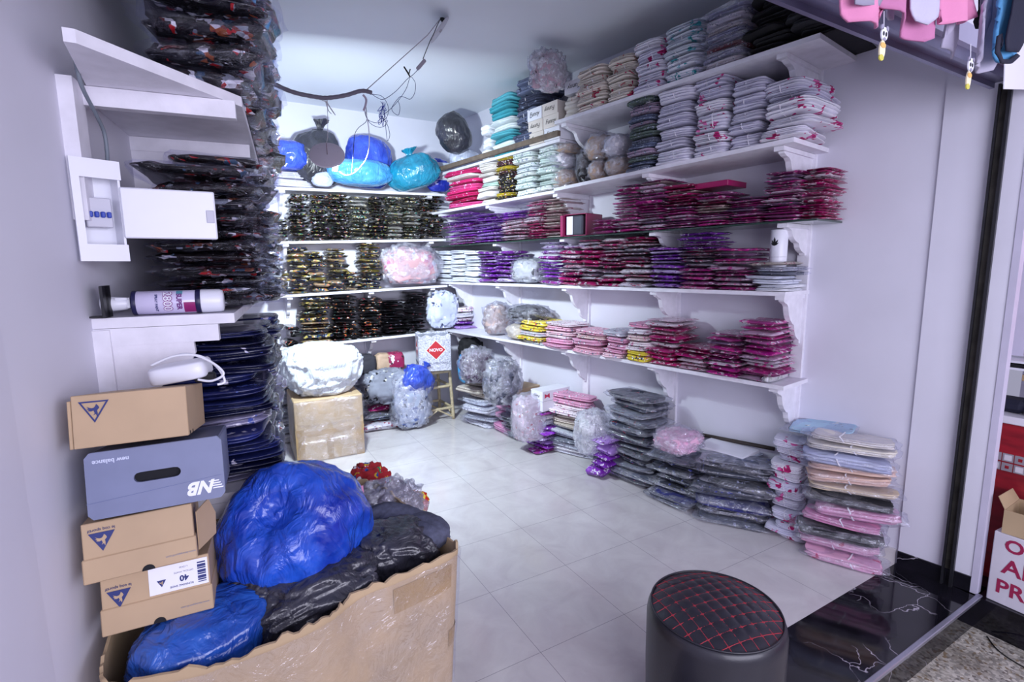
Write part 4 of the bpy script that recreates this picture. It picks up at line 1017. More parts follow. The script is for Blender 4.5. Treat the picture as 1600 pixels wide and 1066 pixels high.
# --- white electrical device with cable on the top shoe box
t = thing('power_adapter', (-.085, 1.44, 1.240), R(-12), 'rounded white plastic power device with a looped cable above the shoe boxes', 'power adapter')
vs, fs = slab(2, 1, wav=0, rag=0, corner=.2, nr=40); vs = [(v[0]*.125, v[1]*.10, v[2]*.040) for v in vs]
a = link('adapter_shell', mesh('adapter_shell', vs, fs, m_white, True), t, (0, 0, .002), (0, R(-8), 0)); 
g = G(); g.tube(catmull([(-.05, -.04, .045), (.0, -.045, .065), (.05, -.045, .062), (.085, -.05, .035), (.10, -.055, .0), (.085, -.06, -.006)], 8), .0028, 8); g.tube(catmull([(-.04, -.03, .05), (.02, -.04, .068), (.07, -.05, .05), (.10, -.06, .02), (.075, -.06, .004), (.045, -.055, .008)], 8), .0028, 8); g.build('power_cord', m_white, t, True)
g = G().box((.03, -.03, -.004), (.075, -.012, .018), .004); g.build('plug', m_dark, t)
# ---------------------------------------------------------------- floor piles along the right wall
def P_right(m): return m[1] < 4.4 and -(m-RP) @ RN < .6
def floorpile(x0, y0, x1, y1, yt, n, key, adj, where, group, dep=.30, zb=.003, top=None, rotj=0, **kw):
    """front bottom corners at pixels (x0,y0) and (x1,y1) on the floor, top of the front face at yt"""
    A, B = at_z(x0, y0, zb), at_z(x1, y1, zb); a = math.atan2(B[1]-A[1], B[0]-A[0]); w_ = np.linalg.norm(B-A)
    m = (A+B)/2; nrm = np.array([-math.sin(a), math.cos(a), 0]); zt = at_pl((x0+x1)/2, yt, m, nrm)[2]
    dmin = min(-(A-RP) @ RN, -(B-RP) @ RN)
    if P_right(m): dep = min(dep, (dmin-.03)/1.12)
    c = m + nrm*dep/2
    return pile(c, a+rotj, w_*.95, dep, zb, zt-zb, n, key, adj, where, group, **kw)
kind('crm', 'bagged_garment', 'garment', 'puffy', cloth('cream_bagged_cloth', ['E6E0D4', 'DCD8D2', 'E4DED8']), sleeve='soft', tie=1)
kind('sky', 'bagged_garment', 'garment', 'puffy', cloth('pale_blue_bagged_cloth', ['C8CEE8', 'B8BEDA']), sleeve='soft', tie=1)
kind('pch', 'bagged_garment', 'garment', 'puffy', cloth('peach_bagged_cloth', ['E6BEAE', 'E2B8A8', 'EAC8B8'], (12, .12, ['D89C88'])), sleeve='soft', tie=1)
kind('bei', 'bagged_garment', 'garment', 'puffy', cloth('beige_bagged_cloth', ['DCCAB2', 'D6C2AA']), sleeve='soft', tie=1)
kind('blk', 'bagged_garment', 'garment', 'puffy', cloth('black_bagged_cloth', ['22222A', '2A2A32']), sleeve='soft')
kind('pnk', 'bagged_garment', 'garment', 'puffy', cloth('rose_bagged_cloth', ['DC94BC', 'E0A0C4', 'D486B0']), sleeve='soft', tie=1)
kind('ppc', 'bagged_garment', 'garment', 'puffy', cloth('light_pink_bagged_cloth', ['E4AECC', 'DEA4C4'], (10, .1, ['C84C78'])), sleeve='soft', tie=1)
GF = 'clothes piled on the floor along the right wall'
# cream to pink pile nearest the entrance
floorpile(1254, 868, 1384, 900, 684, 12, ['crm', 'crm', 'sky', 'pch', 'pch', 'bei', 'blk', 'pnk', 'pnk', 'blk', 'ppc', 'ppc'],
          ['cream bagged garment', 'ivory bagged garment', 'pale blue bagged garment', 'peach bagged garment', 'peach bagged garment', 'beige bagged garment', 'black bagged garment', 'rose bagged garment', 'rose bagged garment', 'black bagged garment', 'light pink bagged garment', 'light pink bagged garment'],
          'floor pile nearest the entrance', GF, dep=.24, jit=2.2, wv=.07)
t = item('pch', (0, 0, 0), ROT_R+.12, (.28, .19, .022), 'pale blue printed baby garment in clear bag, topping the entrance pile', GF, (R(5), R(-6)), mt=cloth('baby_blue_cloth', ['B4D4EA'], (22, .10, ['F0F0E8', '5A6A80'])), name='baby_garment')
P = at_z(1290, 666, .64); t.location = (P[0], P[1], .628); t.location.x -= .04
for c in list(t.children):
    if c.name.startswith('string'): bpy.data.objects.remove(c)
floorpile(1203, 835, 1250, 850, 686, 12, 'wpink', 'white pink tied garment', 'floor pile second from the entrance', GF, dep=.26, jit=2)
floorpile(1088, 806, 1196, 832, 716, 9, 'ink2', 'dark bagged garment', 'floor pile third from the entrance', GF, dep=.28, jit=2.5)
item('sky', tuple(at_z(1158, 706, .372)), ROT_R-.1, (.21, .15, .018), 'white printed baby shirt on top of the third floor pile', GF, (0, R(3)), name='baby_garment', mt=cloth('baby_white_cloth', ['DCE4F0'], (18, .12, ['D05A8C', '4C8A6C'])))
floorpile(1018, 772, 1082, 798, 712, 7, 'ink2', 'blue grey bagged garment', 'floor pile fourth from the entrance', GF, dep=.26, jit=3)
floorpile(948, 742, 1012, 768, 614, 13, 'grey', 'grey bagged garment', 'tall floor pile under the upright', GF, dep=.30, jit=3)
floorpile(921, 742, 944, 752, 684, 5, 'pur', 'purple packet', 'floor stack against the tall grey pile', GF, dep=.2, jit=2)
floorpile(858, 704, 922, 722, 618, 14, ['kid']*4+['beige']*3+['shirt'], ['pink folded garment']*4+['beige printed garment']*3+['pale folded garment'], 'floor pile before the rabbit boxes', GF, dep=.28, jit=3)
floorpile(822, 692, 852, 702, 640, 8, ['bpink', 'shirt', 'shirt', 'shirt', 'shirt', 'pur', 'pur', 'pur'], ['red bagged garment', 'pale folded garment', 'pale folded garment', 'pale folded garment', 'pale folded garment', 'purple packet'], 'floor stack left of the rabbit boxes', GF, dep=.24, jit=3)
floorpile(774, 672, 812, 683, 612, 6, 'bpink', 'bright pink bagged garment', 'floor pile of pink bags', GF, dep=.26, jit=3)
floorpile(722, 662, 768, 672, 590, 9, ['beige', 'beige', 'beige', 'beige', 'shirt'], ['beige folded garment']*4+['white purple garment'], 'floor pile by the bamboo stool', GF, dep=.26, jit=3.5)
heap('garment_bag', 1036, 1082, 672, 704, 2.10, cloth('pink_knit_cloth', ['E8B8D4'], (60, .2, ['D890BC'])), 'clear bag of pale pink knitwear on the fourth floor pile', 21, 'bag', film_=f_clear, dk=.9)
heap('garment_bag', 722, 768, 548, 600, 4.15, cloth('plum_grey_cloth', ['5A4A5E'], (20, .3, ['8A7A94', '30283A'])), 'clear bag of plum grey clothes leaning in the right rear corner', 22, 'bag', film_=f_clear, zb=.45)
heap('garment_bag', 762, 808, 566, 622, 3.75, cloth('dark_grey_clothes', ['4C4E60'], (20, .3, ['8A8CA0', '2A2C3A'])), 'clear bag of dark grey clothes on the pink floor bags', 24, 'bag', film_=f_clear, zb=.33)
sackfit(716, 748, 550, 600, 4.6, p_sky, 'small bright blue sack behind the beige floor pile by the bamboo stool', 31, knot=False)
heap('garment_bag', 718, 752, 528, 566, 4.6, cloth('black_soft_cloth', ['16161C']), 'black cloth bundle behind the small bright blue sack, right rear corner', 33, 'clothes')
heap('garment_bag', 902, 950, 640, 694, 2.85, f_milk, 'empty cloudy plastic bag sagging between two floor piles', 27, 'bag', zb=.12, amp=.1)
heap('garment_bag', 806, 846, 622, 680, 3.42, mat('pale_pink_cloth', 'D8C4D4', .8, var=.2, prints=(20, .2, ['B83C54', 'F0F0F4'])), 'tall clear bag with a pale box and red cloth on the floor', 28, 'bag', film_=f_clear, zb=.1, power=4, amp=.08)
# small cartons with script lettering
def smallbox(loc, rot, w_, d_, h_, m, label, face=(), group=None, name='gift_box', sidetx=None):
    t = thing(name, loc, rot, label, 'box', group)
    g = G().box((-w_/2, -d_/2, 0), (w_/2, d_/2, h_*.97), .002); g.build('box_body', m, t)
    g = G().box((-w_/2-.001, -d_/2-.001, h_*.90), (w_/2+.001, d_/2+.001, h_), .001); g.build('lid_flap', m, t)
    for tx, x, z, sz, up in face: text(tx, sz, m_black, t, TF(x, -d_/2-.0012, z, up), shear=.25, ext=.0003)
    return t
m_bx = mat('cream_box_card', 'DDD3CC', .55, var=.04); m_bxw = mat('white_box_card', 'E8E8F2', .5, var=.03)
P = at_z(848, 626, .30)
bc = PR(1.93+.0, .20, 0)
m_rose = mat('rose_print', 'C02850', .5, var=0)
for k, (l, tx, up) in enumerate((('lower white rabbit printed box beside the pink and beige clothes', 'Funny', False), ('upper white rabbit printed box with red bows along its side', 'Funny', True))):
    bx = PR(2.33, .22, .355+k*.083); t = smallbox(bx, ROT_R, .14, .30, .081, m_bxw, l, [(tx, 0, .04, .03, up)], 'two white rabbit boxes')
    if k:
        for q in range(3):
            g = G(); g.prism([(-.028, -.02), (.0, -.006), (.028, -.022), (.024, .02), (.0, .006), (-.026, .018)], 0, .0008, Matrix.Translation((.0712, -.10+q*.1, .042)) @ Matrix.Rotation(R(90), 4, 'Z') @ Matrix.Rotation(R(90), 4, 'X')); g.build('red_bow_print', m_rose, t)
pile(PR(2.33, .22, 0), ROT_R, .15, .28, .003, .35, 10, ['pur', 'shirt', 'shirt', 'pur'], ['purple packet', 'pale folded garment', 'pale folded garment', 'purple packet'], 'stack carrying the rabbit boxes', GF, jit=2)
t = smallbox(PR(2.74, .20, .36), ROT_R+.1, .20, .28, .10, m_card, 'brown topped carton wedged behind the clear bag by the rabbit boxes', [], None, 'small_carton')
pile(PR(2.74, .20, 0), ROT_R, .2, .26, .003, .355, 8, ['shirt', 'pnk', 'shirt', 'grey'], ['pale folded garment', 'rose bagged garment', 'pale folded garment', 'grey bagged garment'], 'stack under the brown topped carton', GF, jit=2)
g = 0
T1, FNY = 2.402, [((855, 163), True, False)]
gb_ = 'cream script boxes on the topmost right shelf'
bw = .162
for k in range(3):
    for j in (0, 1):
        s_ = 2.155+j*.168; adj = ('bottom', 'middle', 'top')[k]
        if k == 2 and False: continue
        smallbox(PR(s_+.01*k, .24, 2.402+k*.088), ROT_R, bw, .26, .086, m_bx if (k+j) % 3 else m_bxw, f'cream script lettered box, {adj} row, {"nearer" if j == 0 else "farther"} one, topmost shelf', [('Funny', 0, .043, .045, (k+j) % 2 == 0)], gb_)
smallbox(PR(1.955, .24, 2.505+.165), ROT_R+.12, .17, .24, .085, m_bxw, 'white script lettered box perched highest beside the cream bundles', [('Funny', 0, .043, .045, True)], gb_)
t = tag(link('support_garment', pmesh('tied', 2, K['creamb'][3]), None, PR(1.955, .24, 2.503), ROT_R, (.16, .26, .16)), 'cream garment bundle carrying the highest script lettered box', 'garments')
heap('garment_bag', 832, 880, 84, 134, 3.05, cloth('pinkish_bagged_cloth', ['C4A8B8'], (14, .3, ['2A2A34', 'D8C8D4'])), 'crumpled clear bag of pink and black clothes under the ceiling', 41, 'bag', film_=f_milk, zb=2.67, dk=.6)
sack('plastic_sack', PR(3.45, .26, 2.56), (.30, .30, .36), R(30), p_black, 'black plastic sack lying on the clear sack near the ceiling corner', 42, (R(-20), R(-30)), knot=False)
sack('plastic_sack', PR(3.55, .20, 2.405), (.30, .26, .20), 0, p_pale, 'pale translucent sack beneath the black one, top right rear shelf', 43, knot=False)
# bagged bras and soft goods on the second shelf
m_bge = cloth('beige_padding', ['B49A88'], (12, .1, ['8A7464']), .2, b=(40, .4, .004)); m_wp = cloth('white_padding', ['E6E2E8'], None, .08)
Zs = 2.05
def softR(name, s_, d_, z, size, m, label, seed, fl=None, cat='garment', rot=0, amp=.14, fold=.08, group=None):
    vs, fs = blob(seed, 44, 28, amp, 2.0, fold=fold, power=2.5)
    o = link(name, mesh(name, vs, fs, m, True), None, PR(s_, d_, z), ROT_R+rot, size); tag(o, label, cat, group)
    if fl:
        vs, fs = blob(seed+9, 44, 28, amp*1.4, 3.2, fold=fold, power=2.5); c = link('plastic_film', mesh('plastic_film', vs, fs, fl, True), o, (0, 0, -.01), 0, (1.09, 1.09, 1.08)); c['label'] = 'clear crinkled plastic bag'
    return o
gg = 'bagged bras on the second right shelf from the top'
softR('bagged_bra', 1.60, .24, 2.072, (.17, .24, .13), m_bge, 'beige bagged bra lying lowest beside the blue green garments', 1, f_clear, group=gg)
softR('bagged_bra', 1.62, .25, 2.20, (.15, .22, .14), m_wp, 'white padded bra cup above the beige one, second shelf', 2, f_clear, group=gg)
softR('bagged_bra', 1.78, .24, 2.068, (.13, .22, .14), m_bge, 'beige bagged bra with a white tag, middle of the bras', 3, f_clear, group=gg)
softR('bagged_bra', 1.80, .22, 2.21, (.20, .22, .17), m_bge, 'large beige bagged bra topping the middle of the bras', 4, f_clear, group=gg)
softR('bagged_bra', 1.95, .20, 2.065, (.10, .2, .24), mat('black_lace', '1A161C', .8), 'black bagged bra squeezed between the beige ones', 5, f_soft, group=gg)
softR('bagged_bra', 2.12, .24, 2.06, (.18, .24, .14), m_bge, 'beige bagged bra at the bottom of the farthest pile of bras', 6, f_clear, group=gg)
softR('bagged_bra', 2.17, .25, 2.19, (.20, .22, .13), m_wp, 'white padded bra between beige ones in the farthest pile', 7, f_clear, group=gg)
softR('bagged_bra', 2.13, .24, 2.31, (.18, .22, .075), m_bge, 'beige bagged bra topping the farthest pile of bras', 8, f_clear, group=gg)
# crumpled items on the shelf under the glass one
softR('crumpled_shirt', 2.62, .18, 1.362, (.34, .26, .20), cloth('grey_white_cloth', ['C4C6CC'], (18, .25, ['8A8E9C', 'E8EAF0', '22242E']), .15), 'crumpled grey and white shirts between purple stacks under the glass shelf', 11, f_soft, fold=.16, cat='clothes')
softR('plastic_sack', 3.12, .17, .876, (.20, .25, .28), cloth('beige_rose_cloth', ['B8A09C'], (16, .25, ['8C7474', 'D8C8C8'])), 'clear bag of beige rose clothes at the rear of the lowest right shelf', 12, f_clear, cat='bag')
softR('bagged_garment', 2.66, .17, 1.02, (.42, .26, .15), cloth('charcoal_cloth', ['2C2A32'], (18, .2, ['484450'])), 'black garment in a clear bag lying above the yellow printed clothes', 13, f_clear)
softR('bagged_garment', 2.74, .19, .876, (.24, .24, .13), cloth('cream_roll_cloth', ['D2C6B6']), 'cream rolled garment below the black bagged garment', 14, f_soft)
softR('rolled_bag', .56, .19, .875, (.045, .26, .045), cloth('clear_roll_cloth', ['D8D6D0'], (30, .3, ['9AA08C'])), 'small rolled clear bag at the near end of the lowest right shelf', 15, f_clear, cat='bag', amp=.06)
g = G().box((-.13, -.004, 0), (.13, .004, .001)) if False else None
# mug / white canister with black leaves
t = thing('white_tumbler', PR(.585, .20, 1.478), ROT_R, 'tall white tumbler with black leaf print standing on folded clothes', 'tumbler')
rm = .041
prof = [(rm-.004, 0), (rm-.001, .003), (rm, .01), (rm+.001, .1), (rm+.001, .195), (rm-.001, .199), (rm-.004, .199), (rm-.005, .19), (rm-.005, .02)]
g = G().lathe(prof, 48); g.build('cup_body', m_white, t, True)
g = G().lathe([(rm+.0012, .056), (rm+.0016, .0565), (rm+.0016, .0575), (rm+.0012, .058)], 48); g.build('seam_ring', mat('seam_grey', 'B8B8C4', .5, var=0), t, True)
for k, (ang, sx_, ln) in enumerate(((0, 1, .045), (28, .8, .036), (-28, .8, .036), (52, .6, .026), (-52, .6, .026))):
    pts = [(0, 0), (.006*sx_, ln*.35), (.005*sx_, ln*.7), (0, ln), (-.005*sx_, ln*.7), (-.006*sx_, ln*.35)]
    g = G(); g.prism(pts, 0, .0005); a = R(ang)
    vs = []
    for x, y, z in g.v:
        X, Y_ = x*math.cos(a)+y*math.sin(a), -x*math.sin(a)+y*math.cos(a); th = -math.pi/2-.1+X/rm; rr = rm+.0012+z
        vs.append((rr*math.cos(th), rr*math.sin(th), .115+Y_))
    link('leaf_print', mesh('leaf_print', vs, g.f, m_black), t)
# magenta open box on the glass shelf
t = thing('open_gift_box', PR(2.0, .20, 1.716), ROT_R+R(8), 'open magenta box with a grey garment inside on the glass shelf', 'box')
m_mg = mat('magenta_card', 'A0185C', .35, .3, var=.1)
g = G(); g.box((-.10, -.10, 0), (.10, .10, .004)); g.box((-.10, -.10, 0), (-.096, .10, .155)); g.box((.096, -.10, 0), (.10, .10, .155)); g.box((-.1, .096, 0), (.1, .10, .155)); g.box((-.1, -.1, .151), (.1, .1, .155)); g.build('box_shell', m_mg, t)
g = G().box((-.06, -.09, .004), (.06, .09, .145), .01); g.build('grey_garment', mat('slate_fabric', '4E505E', .8), t)
g = G().box((-.075, -.098, .01), (-.02, -.094, .14), .001); g.build('insert_card', m_paper, t)
g = G().box((-.125, -.11, 0), (-.102, .09, .15), .001); g.build('side_flap', m_mg, t)
# labelled box on the glass shelf stack
t = smallbox(PR(.93, .20, 1.925), ROT_R, .20, .20, .03, m_mg, 'flat magenta carton on top of the third glass shelf stack', [], None)
# white tags on some packets are part of the stacks; dark rod by the wall
g = G(); g.tube([tuple(PR(.62, .02, .43)), tuple(PR(1.17, .05, .40))], .012, 8)
tag(g.build('wooden_rod', mat('dark_wood', '3A302C', .6, var=.3), None, True), 'dark wooden rod lying against the right wall above the floor piles', 'rod')
t = smallbox((0, 0, 0), ROT_R, .3, .2, .02, m_bxw, 'pale flat board lying behind the dark bagged garments by the right wall', [], None, 'flat_board'); t.location = tuple(PR(.85, .13, .385))
# ---------------------------------------------------------------- back of the room
# bags on the topmost back shelf
zt_ = 2.215
gbk = 'sacks on the topmost back shelf'
sackfit(418, 486, 220, 272, 4.86, p_sky if False else p_viol, 'bright blue sack at the left end of the topmost back shelf', 51, rot=R(20), knot=False, group=gbk, zb=2.33)
sackfit(452, 540, 190, 268, 4.93, p_black, 'black knotted sack, the tallest on the topmost back shelf', 52, rot=R(20), group=gbk, zb=2.225, dk=.6)
sackfit(536, 612, 212, 264, 4.97, p_viol, 'violet blue sack behind the light blue one, topmost back shelf', 53, knot=False, group=gbk, zb=2.232, dk=.6)
sackfit(512, 611, 250, 305, 4.80, p_sky, 'light blue round sack hanging over the topmost back shelf edge', 54, knot=False, group=gbk, zb=2.232, dk=.6)
sackfit(609, 690, 234, 306, 4.78, p_teal, 'teal knotted sack at the right end of the topmost back shelf', 55, rot=R(150), group=gbk, zb=2.232, tilt=(0, R(14)), dk=.7)
colB(2.200, 425, 487, 268, 2, 'whiteb', 'white tied stack', 'left end of the topmost back shelf', 'white tied papers on the topmost back shelf')
sackfit(486, 522, 267, 300, 4.84, p_pale, 'pale crumpled plastic bag beside the white tied stack', 56, knot=False, zb=2.21, dk=.5)
P0 = at_y(688, 245, 4.9)
t = smallbox((P0[0], 4.93, 2.345), 0, .36, .24, .165, mat('pale_box_card', 'BCC4D4', .55, var=.03), 'white carton with grey print near the rear corner', [('FRAGILE', -.03, .10, .028, False)], None, 'white_carton')
for k, (x_, w_) in enumerate(((-.13, .03), (-.06, .012), (.02, .05))): g = G().box((x_, -.1215, .04), (x_+w_, -.1205, .13-.03*k)); g.build('printed_mark', mat('pale_grey_ink', 'B4B8CC', .6, var=0), t)
sackfit(662, 706, 248, 264, 4.88, plastic('royal_blue_plastic_sack', '2A3CC0', '1C2A94'), 'dark royal blue sack under the white carton in the rear corner', 57, knot=False, zb=2.232, dk=.5)
# pink bundle in a clear bag on the middle back shelf
heap('garment_bag', 600, 682, 388, 450, 4.90, cloth('salmon_cloth', ['D0A4AC'], (9, .34, ['D88C94', 'B8688C', 'C8C8DC', 'E8D8E0'])), 'big clear bag of salmon and pink clothes on the middle back shelf', 61, 'bag', film_=f_clear, zb=1.335, dk=.42)
heap('crumpled_shirt', 668, 714, 456, 512, 4.88, cloth('blue_white_cloth', ['C8CEE6'], (12, .3, ['3A4066', 'E8ECF6', '8A90B4'])), 'crumpled white and navy shirts at the right end of the lowest back shelf', 62, 'clothes', film_=None, zb=.875, fold=.2, dk=.6)
colB(.866, 706, 742, 480, 5, ['kid', 'shirt', 'kid', 'pur'], ['pink folded garment', 'pale folded garment', 'pink folded garment', 'purple packet'], 'right end of the lowest back shelf', 'clothes at the right end of the lowest back shelf', Y=4.80, dep=.22, jit=2)
# wrapped carton with the white sack
t = thing('wrapped_carton', (.70, 4.36, 0), R(-1), 'brown taped carton wrapped in clear film carrying the white sack', 'box')
g = G().box((-.255, -.25, 0), (.262, .25, .50), .006); g.build('carton_body', m_card, t)
for z0, z1 in ((0, .27),): 
    for x0 in (-.255, .195): g = G().box((x0, -.2525, z0), (x0+.062, -.2505, z1)); g.build('parcel_tape', m_tape, t)
g = G().box((-.256, -.2522, .21), (.263, -.2504, .25)); g.build('parcel_tape', m_tape, t)
g = G().box((-.03, -.2524, 0), (.02, -.2506, .22)); g.build('parcel_tape', m_tape, t)
vs, fs = slab(77, 3, wav=.04, rag=.012, corner=.05, groove=.004, nr=48); c = link('stretch_film', mesh('stretch_film', vs, fs, film('carton_film', clear=.80, milk=.05, bscale=16), True), t, (.003, 0, .004), 0, (.55, .535, .50)); c['label'] = 'clear stretch film round the carton'
vs, fs = blob(64, 90, 60, .13, 1.1, fold=.10, power=2.8); o = link('white_sack', mesh('white_sack', vs, fs, p_white, True), None, (.69, 4.36, .485), R(15), (.60, .56, .42)); tag(o, 'bulging white sack heaped on the wrapped brown carton', 'bag')
sackfit(505, 566, 546, 590, 4.62, p_pink, 'pink plastic sack behind the bulging white sack', 65, knot=False, zb=.55, amp=.1)
pile((.46, 4.85), .1, .26, .28, .003, .54, 8, 'shirt', 'pale folded garment', 'stack hidden behind the white sack', 'clothes under the lowest back shelf', jit=2)
pile((.80, 4.87), .1, .3, .28, .003, .50, 8, 'grey', 'grey bagged garment', 'stack behind the wrapped carton', 'clothes under the lowest back shelf', jit=2)
floorpile(574, 674, 638, 664, 620, 4, ['ink2', 'red', 'ink2', 'red'], ['navy bagged garment', 'crimson bagged garment', 'navy bagged garment', 'crimson bagged garment'], 'floor pile beside the wrapped carton', 'clothes on the floor by the wrapped carton', dep=.3, jit=3)
heap('garment_bag', 612, 668, 588, 660, 4.55, cloth('pale_blue_print_cloth', ['A8B0C8'], (16, .34, ['5A6AA0', 'E4E8F4', '2A3054'])), 'clear crinkled bag of pale blue prints beside the bamboo stool', 66, 'bag', film_=f_clear, zb=.003)
heap('grey_garment', 566, 640, 577, 622, 4.70, cloth('dove_grey_cloth', ['8A8E9E'], (9, .3, ['1E1E26', 'C8C8C4', 'A0A4B4']), .2), 'dove grey jacket heaped beside the white sack', 67, 'clothes', zb=.24, fold=.16)
for x0, x1, yt, yb_, m_, l, sd in ((545, 586, 554, 580, cloth('slate_dark_cloth', ['34343E']), 'dark slate folded cloth behind the dove grey jacket', 68), (586, 612, 552, 578, cloth('tan_cloth', ['C4A890']), 'tan cap shaped cloth behind the dove grey jacket', 69), (602, 630, 550, 576, mat('raspberry_wrap', 'A02858', .35, .4, prints=(20, .3, ['E8E0EC', '2A2430'])), 'raspberry and white packet under the lowest back shelf', 70)):
    heap('folded_cloth', x0, x1, yt, yb_, 4.88, m_, l, sd, 'clothes', zb=.50, amp=.08, fold=.04, power=4)
pile((1.28, 4.90), 0, .62, .26, .003, .49, 7, 'grey', 'grey bagged garment', 'wide pile behind the grey jacket', 'clothes under the lowest back shelf', jit=1)
sackfit(604, 676, 562, 616, 4.52, p_viol, 'bright blue sack draped beside the bamboo stool', 71, rot=R(40), tilt=(R(20), R(30)), zb=.34, dk=.5, amp=.14, cat='bag')
# bamboo stool
def bamboo():
    t = thing('bamboo_stool', (1.79, 4.76, 0), R(2), 'small bamboo stool carrying the silver box marked NOVO', 'stool')
    m_b = mat('bamboo', 'C2B394', .5, .1, var=.22, nscale=25)
    wt, wb, hh = .145, .165, .50
    cs = [(-1, -1), (1, -1), (1, 1), (-1, 1)]
    def leg(a, b, r=.016):
        g = G(); n = 14; pts = [Vector(a).lerp(Vector(b), i/n) for i in range(n+1)]; g.tube(pts, [r*(1.13 if i % 5 == 2 else 1) for i in range(n+1)], 10); return g
    for x, y in cs: leg((x*wb, y*wb, 0), (x*wt, y*wt, hh-.01)).build('leg', m_b, t, True)
    for z, nm in ((.12, 'stretcher'), (.34, 'stretcher'), (hh-.012, 'seat_rail')):
        k = wb+(wt-wb)*z/hh
        for i in range(4):
            a, b = cs[i], cs[(i+1) % 4]; leg((a[0]*k, a[1]*k, z), (b[0]*k, b[1]*k, z), .013 if nm == 'stretcher' else .016).build(nm, m_b, t, True)
    for i in range(4):
        a, b = cs[i], cs[(i+1) % 4]; k = wb; m_ = ((a[0]+b[0])/2*k, (a[1]+b[1])/2*k, .115)
        leg((a[0]*k*.98, a[1]*k*.98, .02), m_, .008).build('brace', m_b, t, True); leg((b[0]*k*.98, b[1]*k*.98, .02), m_, .008).build('brace', m_b, t, True)
    st = None
    g = G()
    for i in range(9): x = -wt+wt*2*i/8; g.tube([(x, -wt-.01, hh), (x, wt+.01, hh)], .0155, 8)
    g.build('seat', m_b, t, True)
bamboo()
s = NT('quilted_foil'); n_ = s.noise(70, 4, .7, .5); c = s.ramp(n_, [(.35, lin('8C90A4')), (.6, lin('DADCE8'))]); s.link(c, s.b.inputs['Base Color']); s.b.inputs['Roughness'].default_value = .35; s.b.inputs['Metallic'].default_value = .25; s.bump(n_, .4, .004); m_foil = s.m
t = thing('film_roll_box', (1.80, 4.69, .517), R(-14), 'silver grey NOVO carton with red diamonds on the bamboo stool', 'box')
W = .155
g = G(); g.box((-W, -W, 0), (W, W, .33), .004); g.build('carton_body', m_foil, t)
for (a, b) in (((-W, -W), (W, -W)), ((W, -W), (W, W)), ((W, W), (-W, W)), ((-W, W), (-W, -W))):
    g = G(); dx, dy = b[0]-a[0], b[1]-a[1]; o1 = (-dy*.06, dx*.06)
    vs = []; n = 10
    for i in range(n+1):
        q = i/n; x, y = a[0]+dx*q, a[1]+dy*q; h_ = .345+.012*math.sin(i*1.9+a[0]*20)
        vs += [(x, y, .325), (x, y, h_), (x-dy*.02, y+dx*.02, h_-.004), (x-dy*.02, y+dx*.02, .325)]
    fs = []
    for i in range(n):
        for k in range(4): fs.append((i*4+k, (i+1)*4+k, (i+1)*4+(k+1) % 4, i*4+(k+1) % 4))
    fs += [(0, 1, 2, 3), (4*n+3, 4*n+2, 4*n+1, 4*n)]
    g.add(vs, fs); g.build('top_flap', m_foil, t)
m_rd = mat('warning_red', 'B8202C', .4, var=0)
for ang in (0, -90):
    Mz = Matrix.Rotation(R(ang), 4, 'Z')
    g = G(); g.prism([(0, -.098), (.098, 0), (0, .098), (-.098, 0)], 0, .001, Mz @ Matrix.Translation((.01, -W-.0002, .205)) @ Matrix.Rotation(R(90), 4, 'X')); g.build('diamond_border', NBm, t)
    g = G(); g.prism([(0, -.090), (.090, 0), (0, .090), (-.090, 0)], 0, .001, Mz @ Matrix.Translation((.01, -W-.001, .205)) @ Matrix.Rotation(R(90), 4, 'X')); g.build('red_diamond', m_rd, t)
    text('NOVO', .042, NBm, t, Mz @ TF(.01, -W-.0024, .205), bold=.0012); text('FILM ALIMENTAIRE', .030, mat('dim_ink', '5A5A78', .6, var=0), t, Mz @ TF(.0, -W-.0008, .075))
# ---------------------------------------------------------------- lamp, conduit and wires under the ceiling
def Q(x, y, Y=3.0): return Vector(tuple(map(float, at_y(x, y, Y))))
C0 = Q(511, 242)
t = thing('disc_lamp', C0, 0, 'round grey disc lamp hanging on a string, shining on the back wall', 'lamp')
dn = Vector((.22, .80, -.60)).normalized()
rotq = dn.to_track_quat('Z', 'Y').to_matrix().to_4x4()
g = G().lathe([(.088, -.004), (.092, -.002), (.092, .006), (.088, .009)], 64, rotq); g.build('back_plate', mat('lamp_back_grey', 'B8B0C0', .55, var=.03), t, True); 
for a in (40, 160, 280):
    g = G().lathe([(.002, -.006), (.002, -.003)], 8, rotq @ Matrix.Translation((.06*math.cos(R(a)), .06*math.sin(R(a)), 0))); g.build('screw', m_steel, t)
g = G().lathe([(.080, .0092), (.080, .0105)], 48, rotq); g.build('light_panel', mat('lit_panel', 'FFFFFF', .5, var=0, emit=('F0F6FF', 14)), t)
l = bpy.data.lights.new('disc_lamp_light', 'AREA'); l.shape = 'DISK'; l.size = .17; l.energy = 96; l.color = (.80, .93, 1.0)
lo = bpy.data.objects.new('disc_lamp_light', l); COL.objects.link(lo); lo.location = C0 + dn*.014; lo.rotation_euler = dn.to_track_quat('-Z', 'Y').to_euler()
m_tie = mat('pale_twine', 'B8B4BC', .7, var=0)
g = G(); a = Q(524, 262, 2.985); M = Matrix.Translation(a-C0) @ Matrix.Rotation(R(10), 4, 'Y')
g.box((-.014, -.006, -.022), (.014, .006, .022), .002, M); g.build('wire_connector', m_white, t)
g = G(); g.tube([(0, -.004, 0), (0, -.006, .06)], .0012, 5); g.build('red_wire', mat('red_wire', '5A1A20', .5, var=0), t)
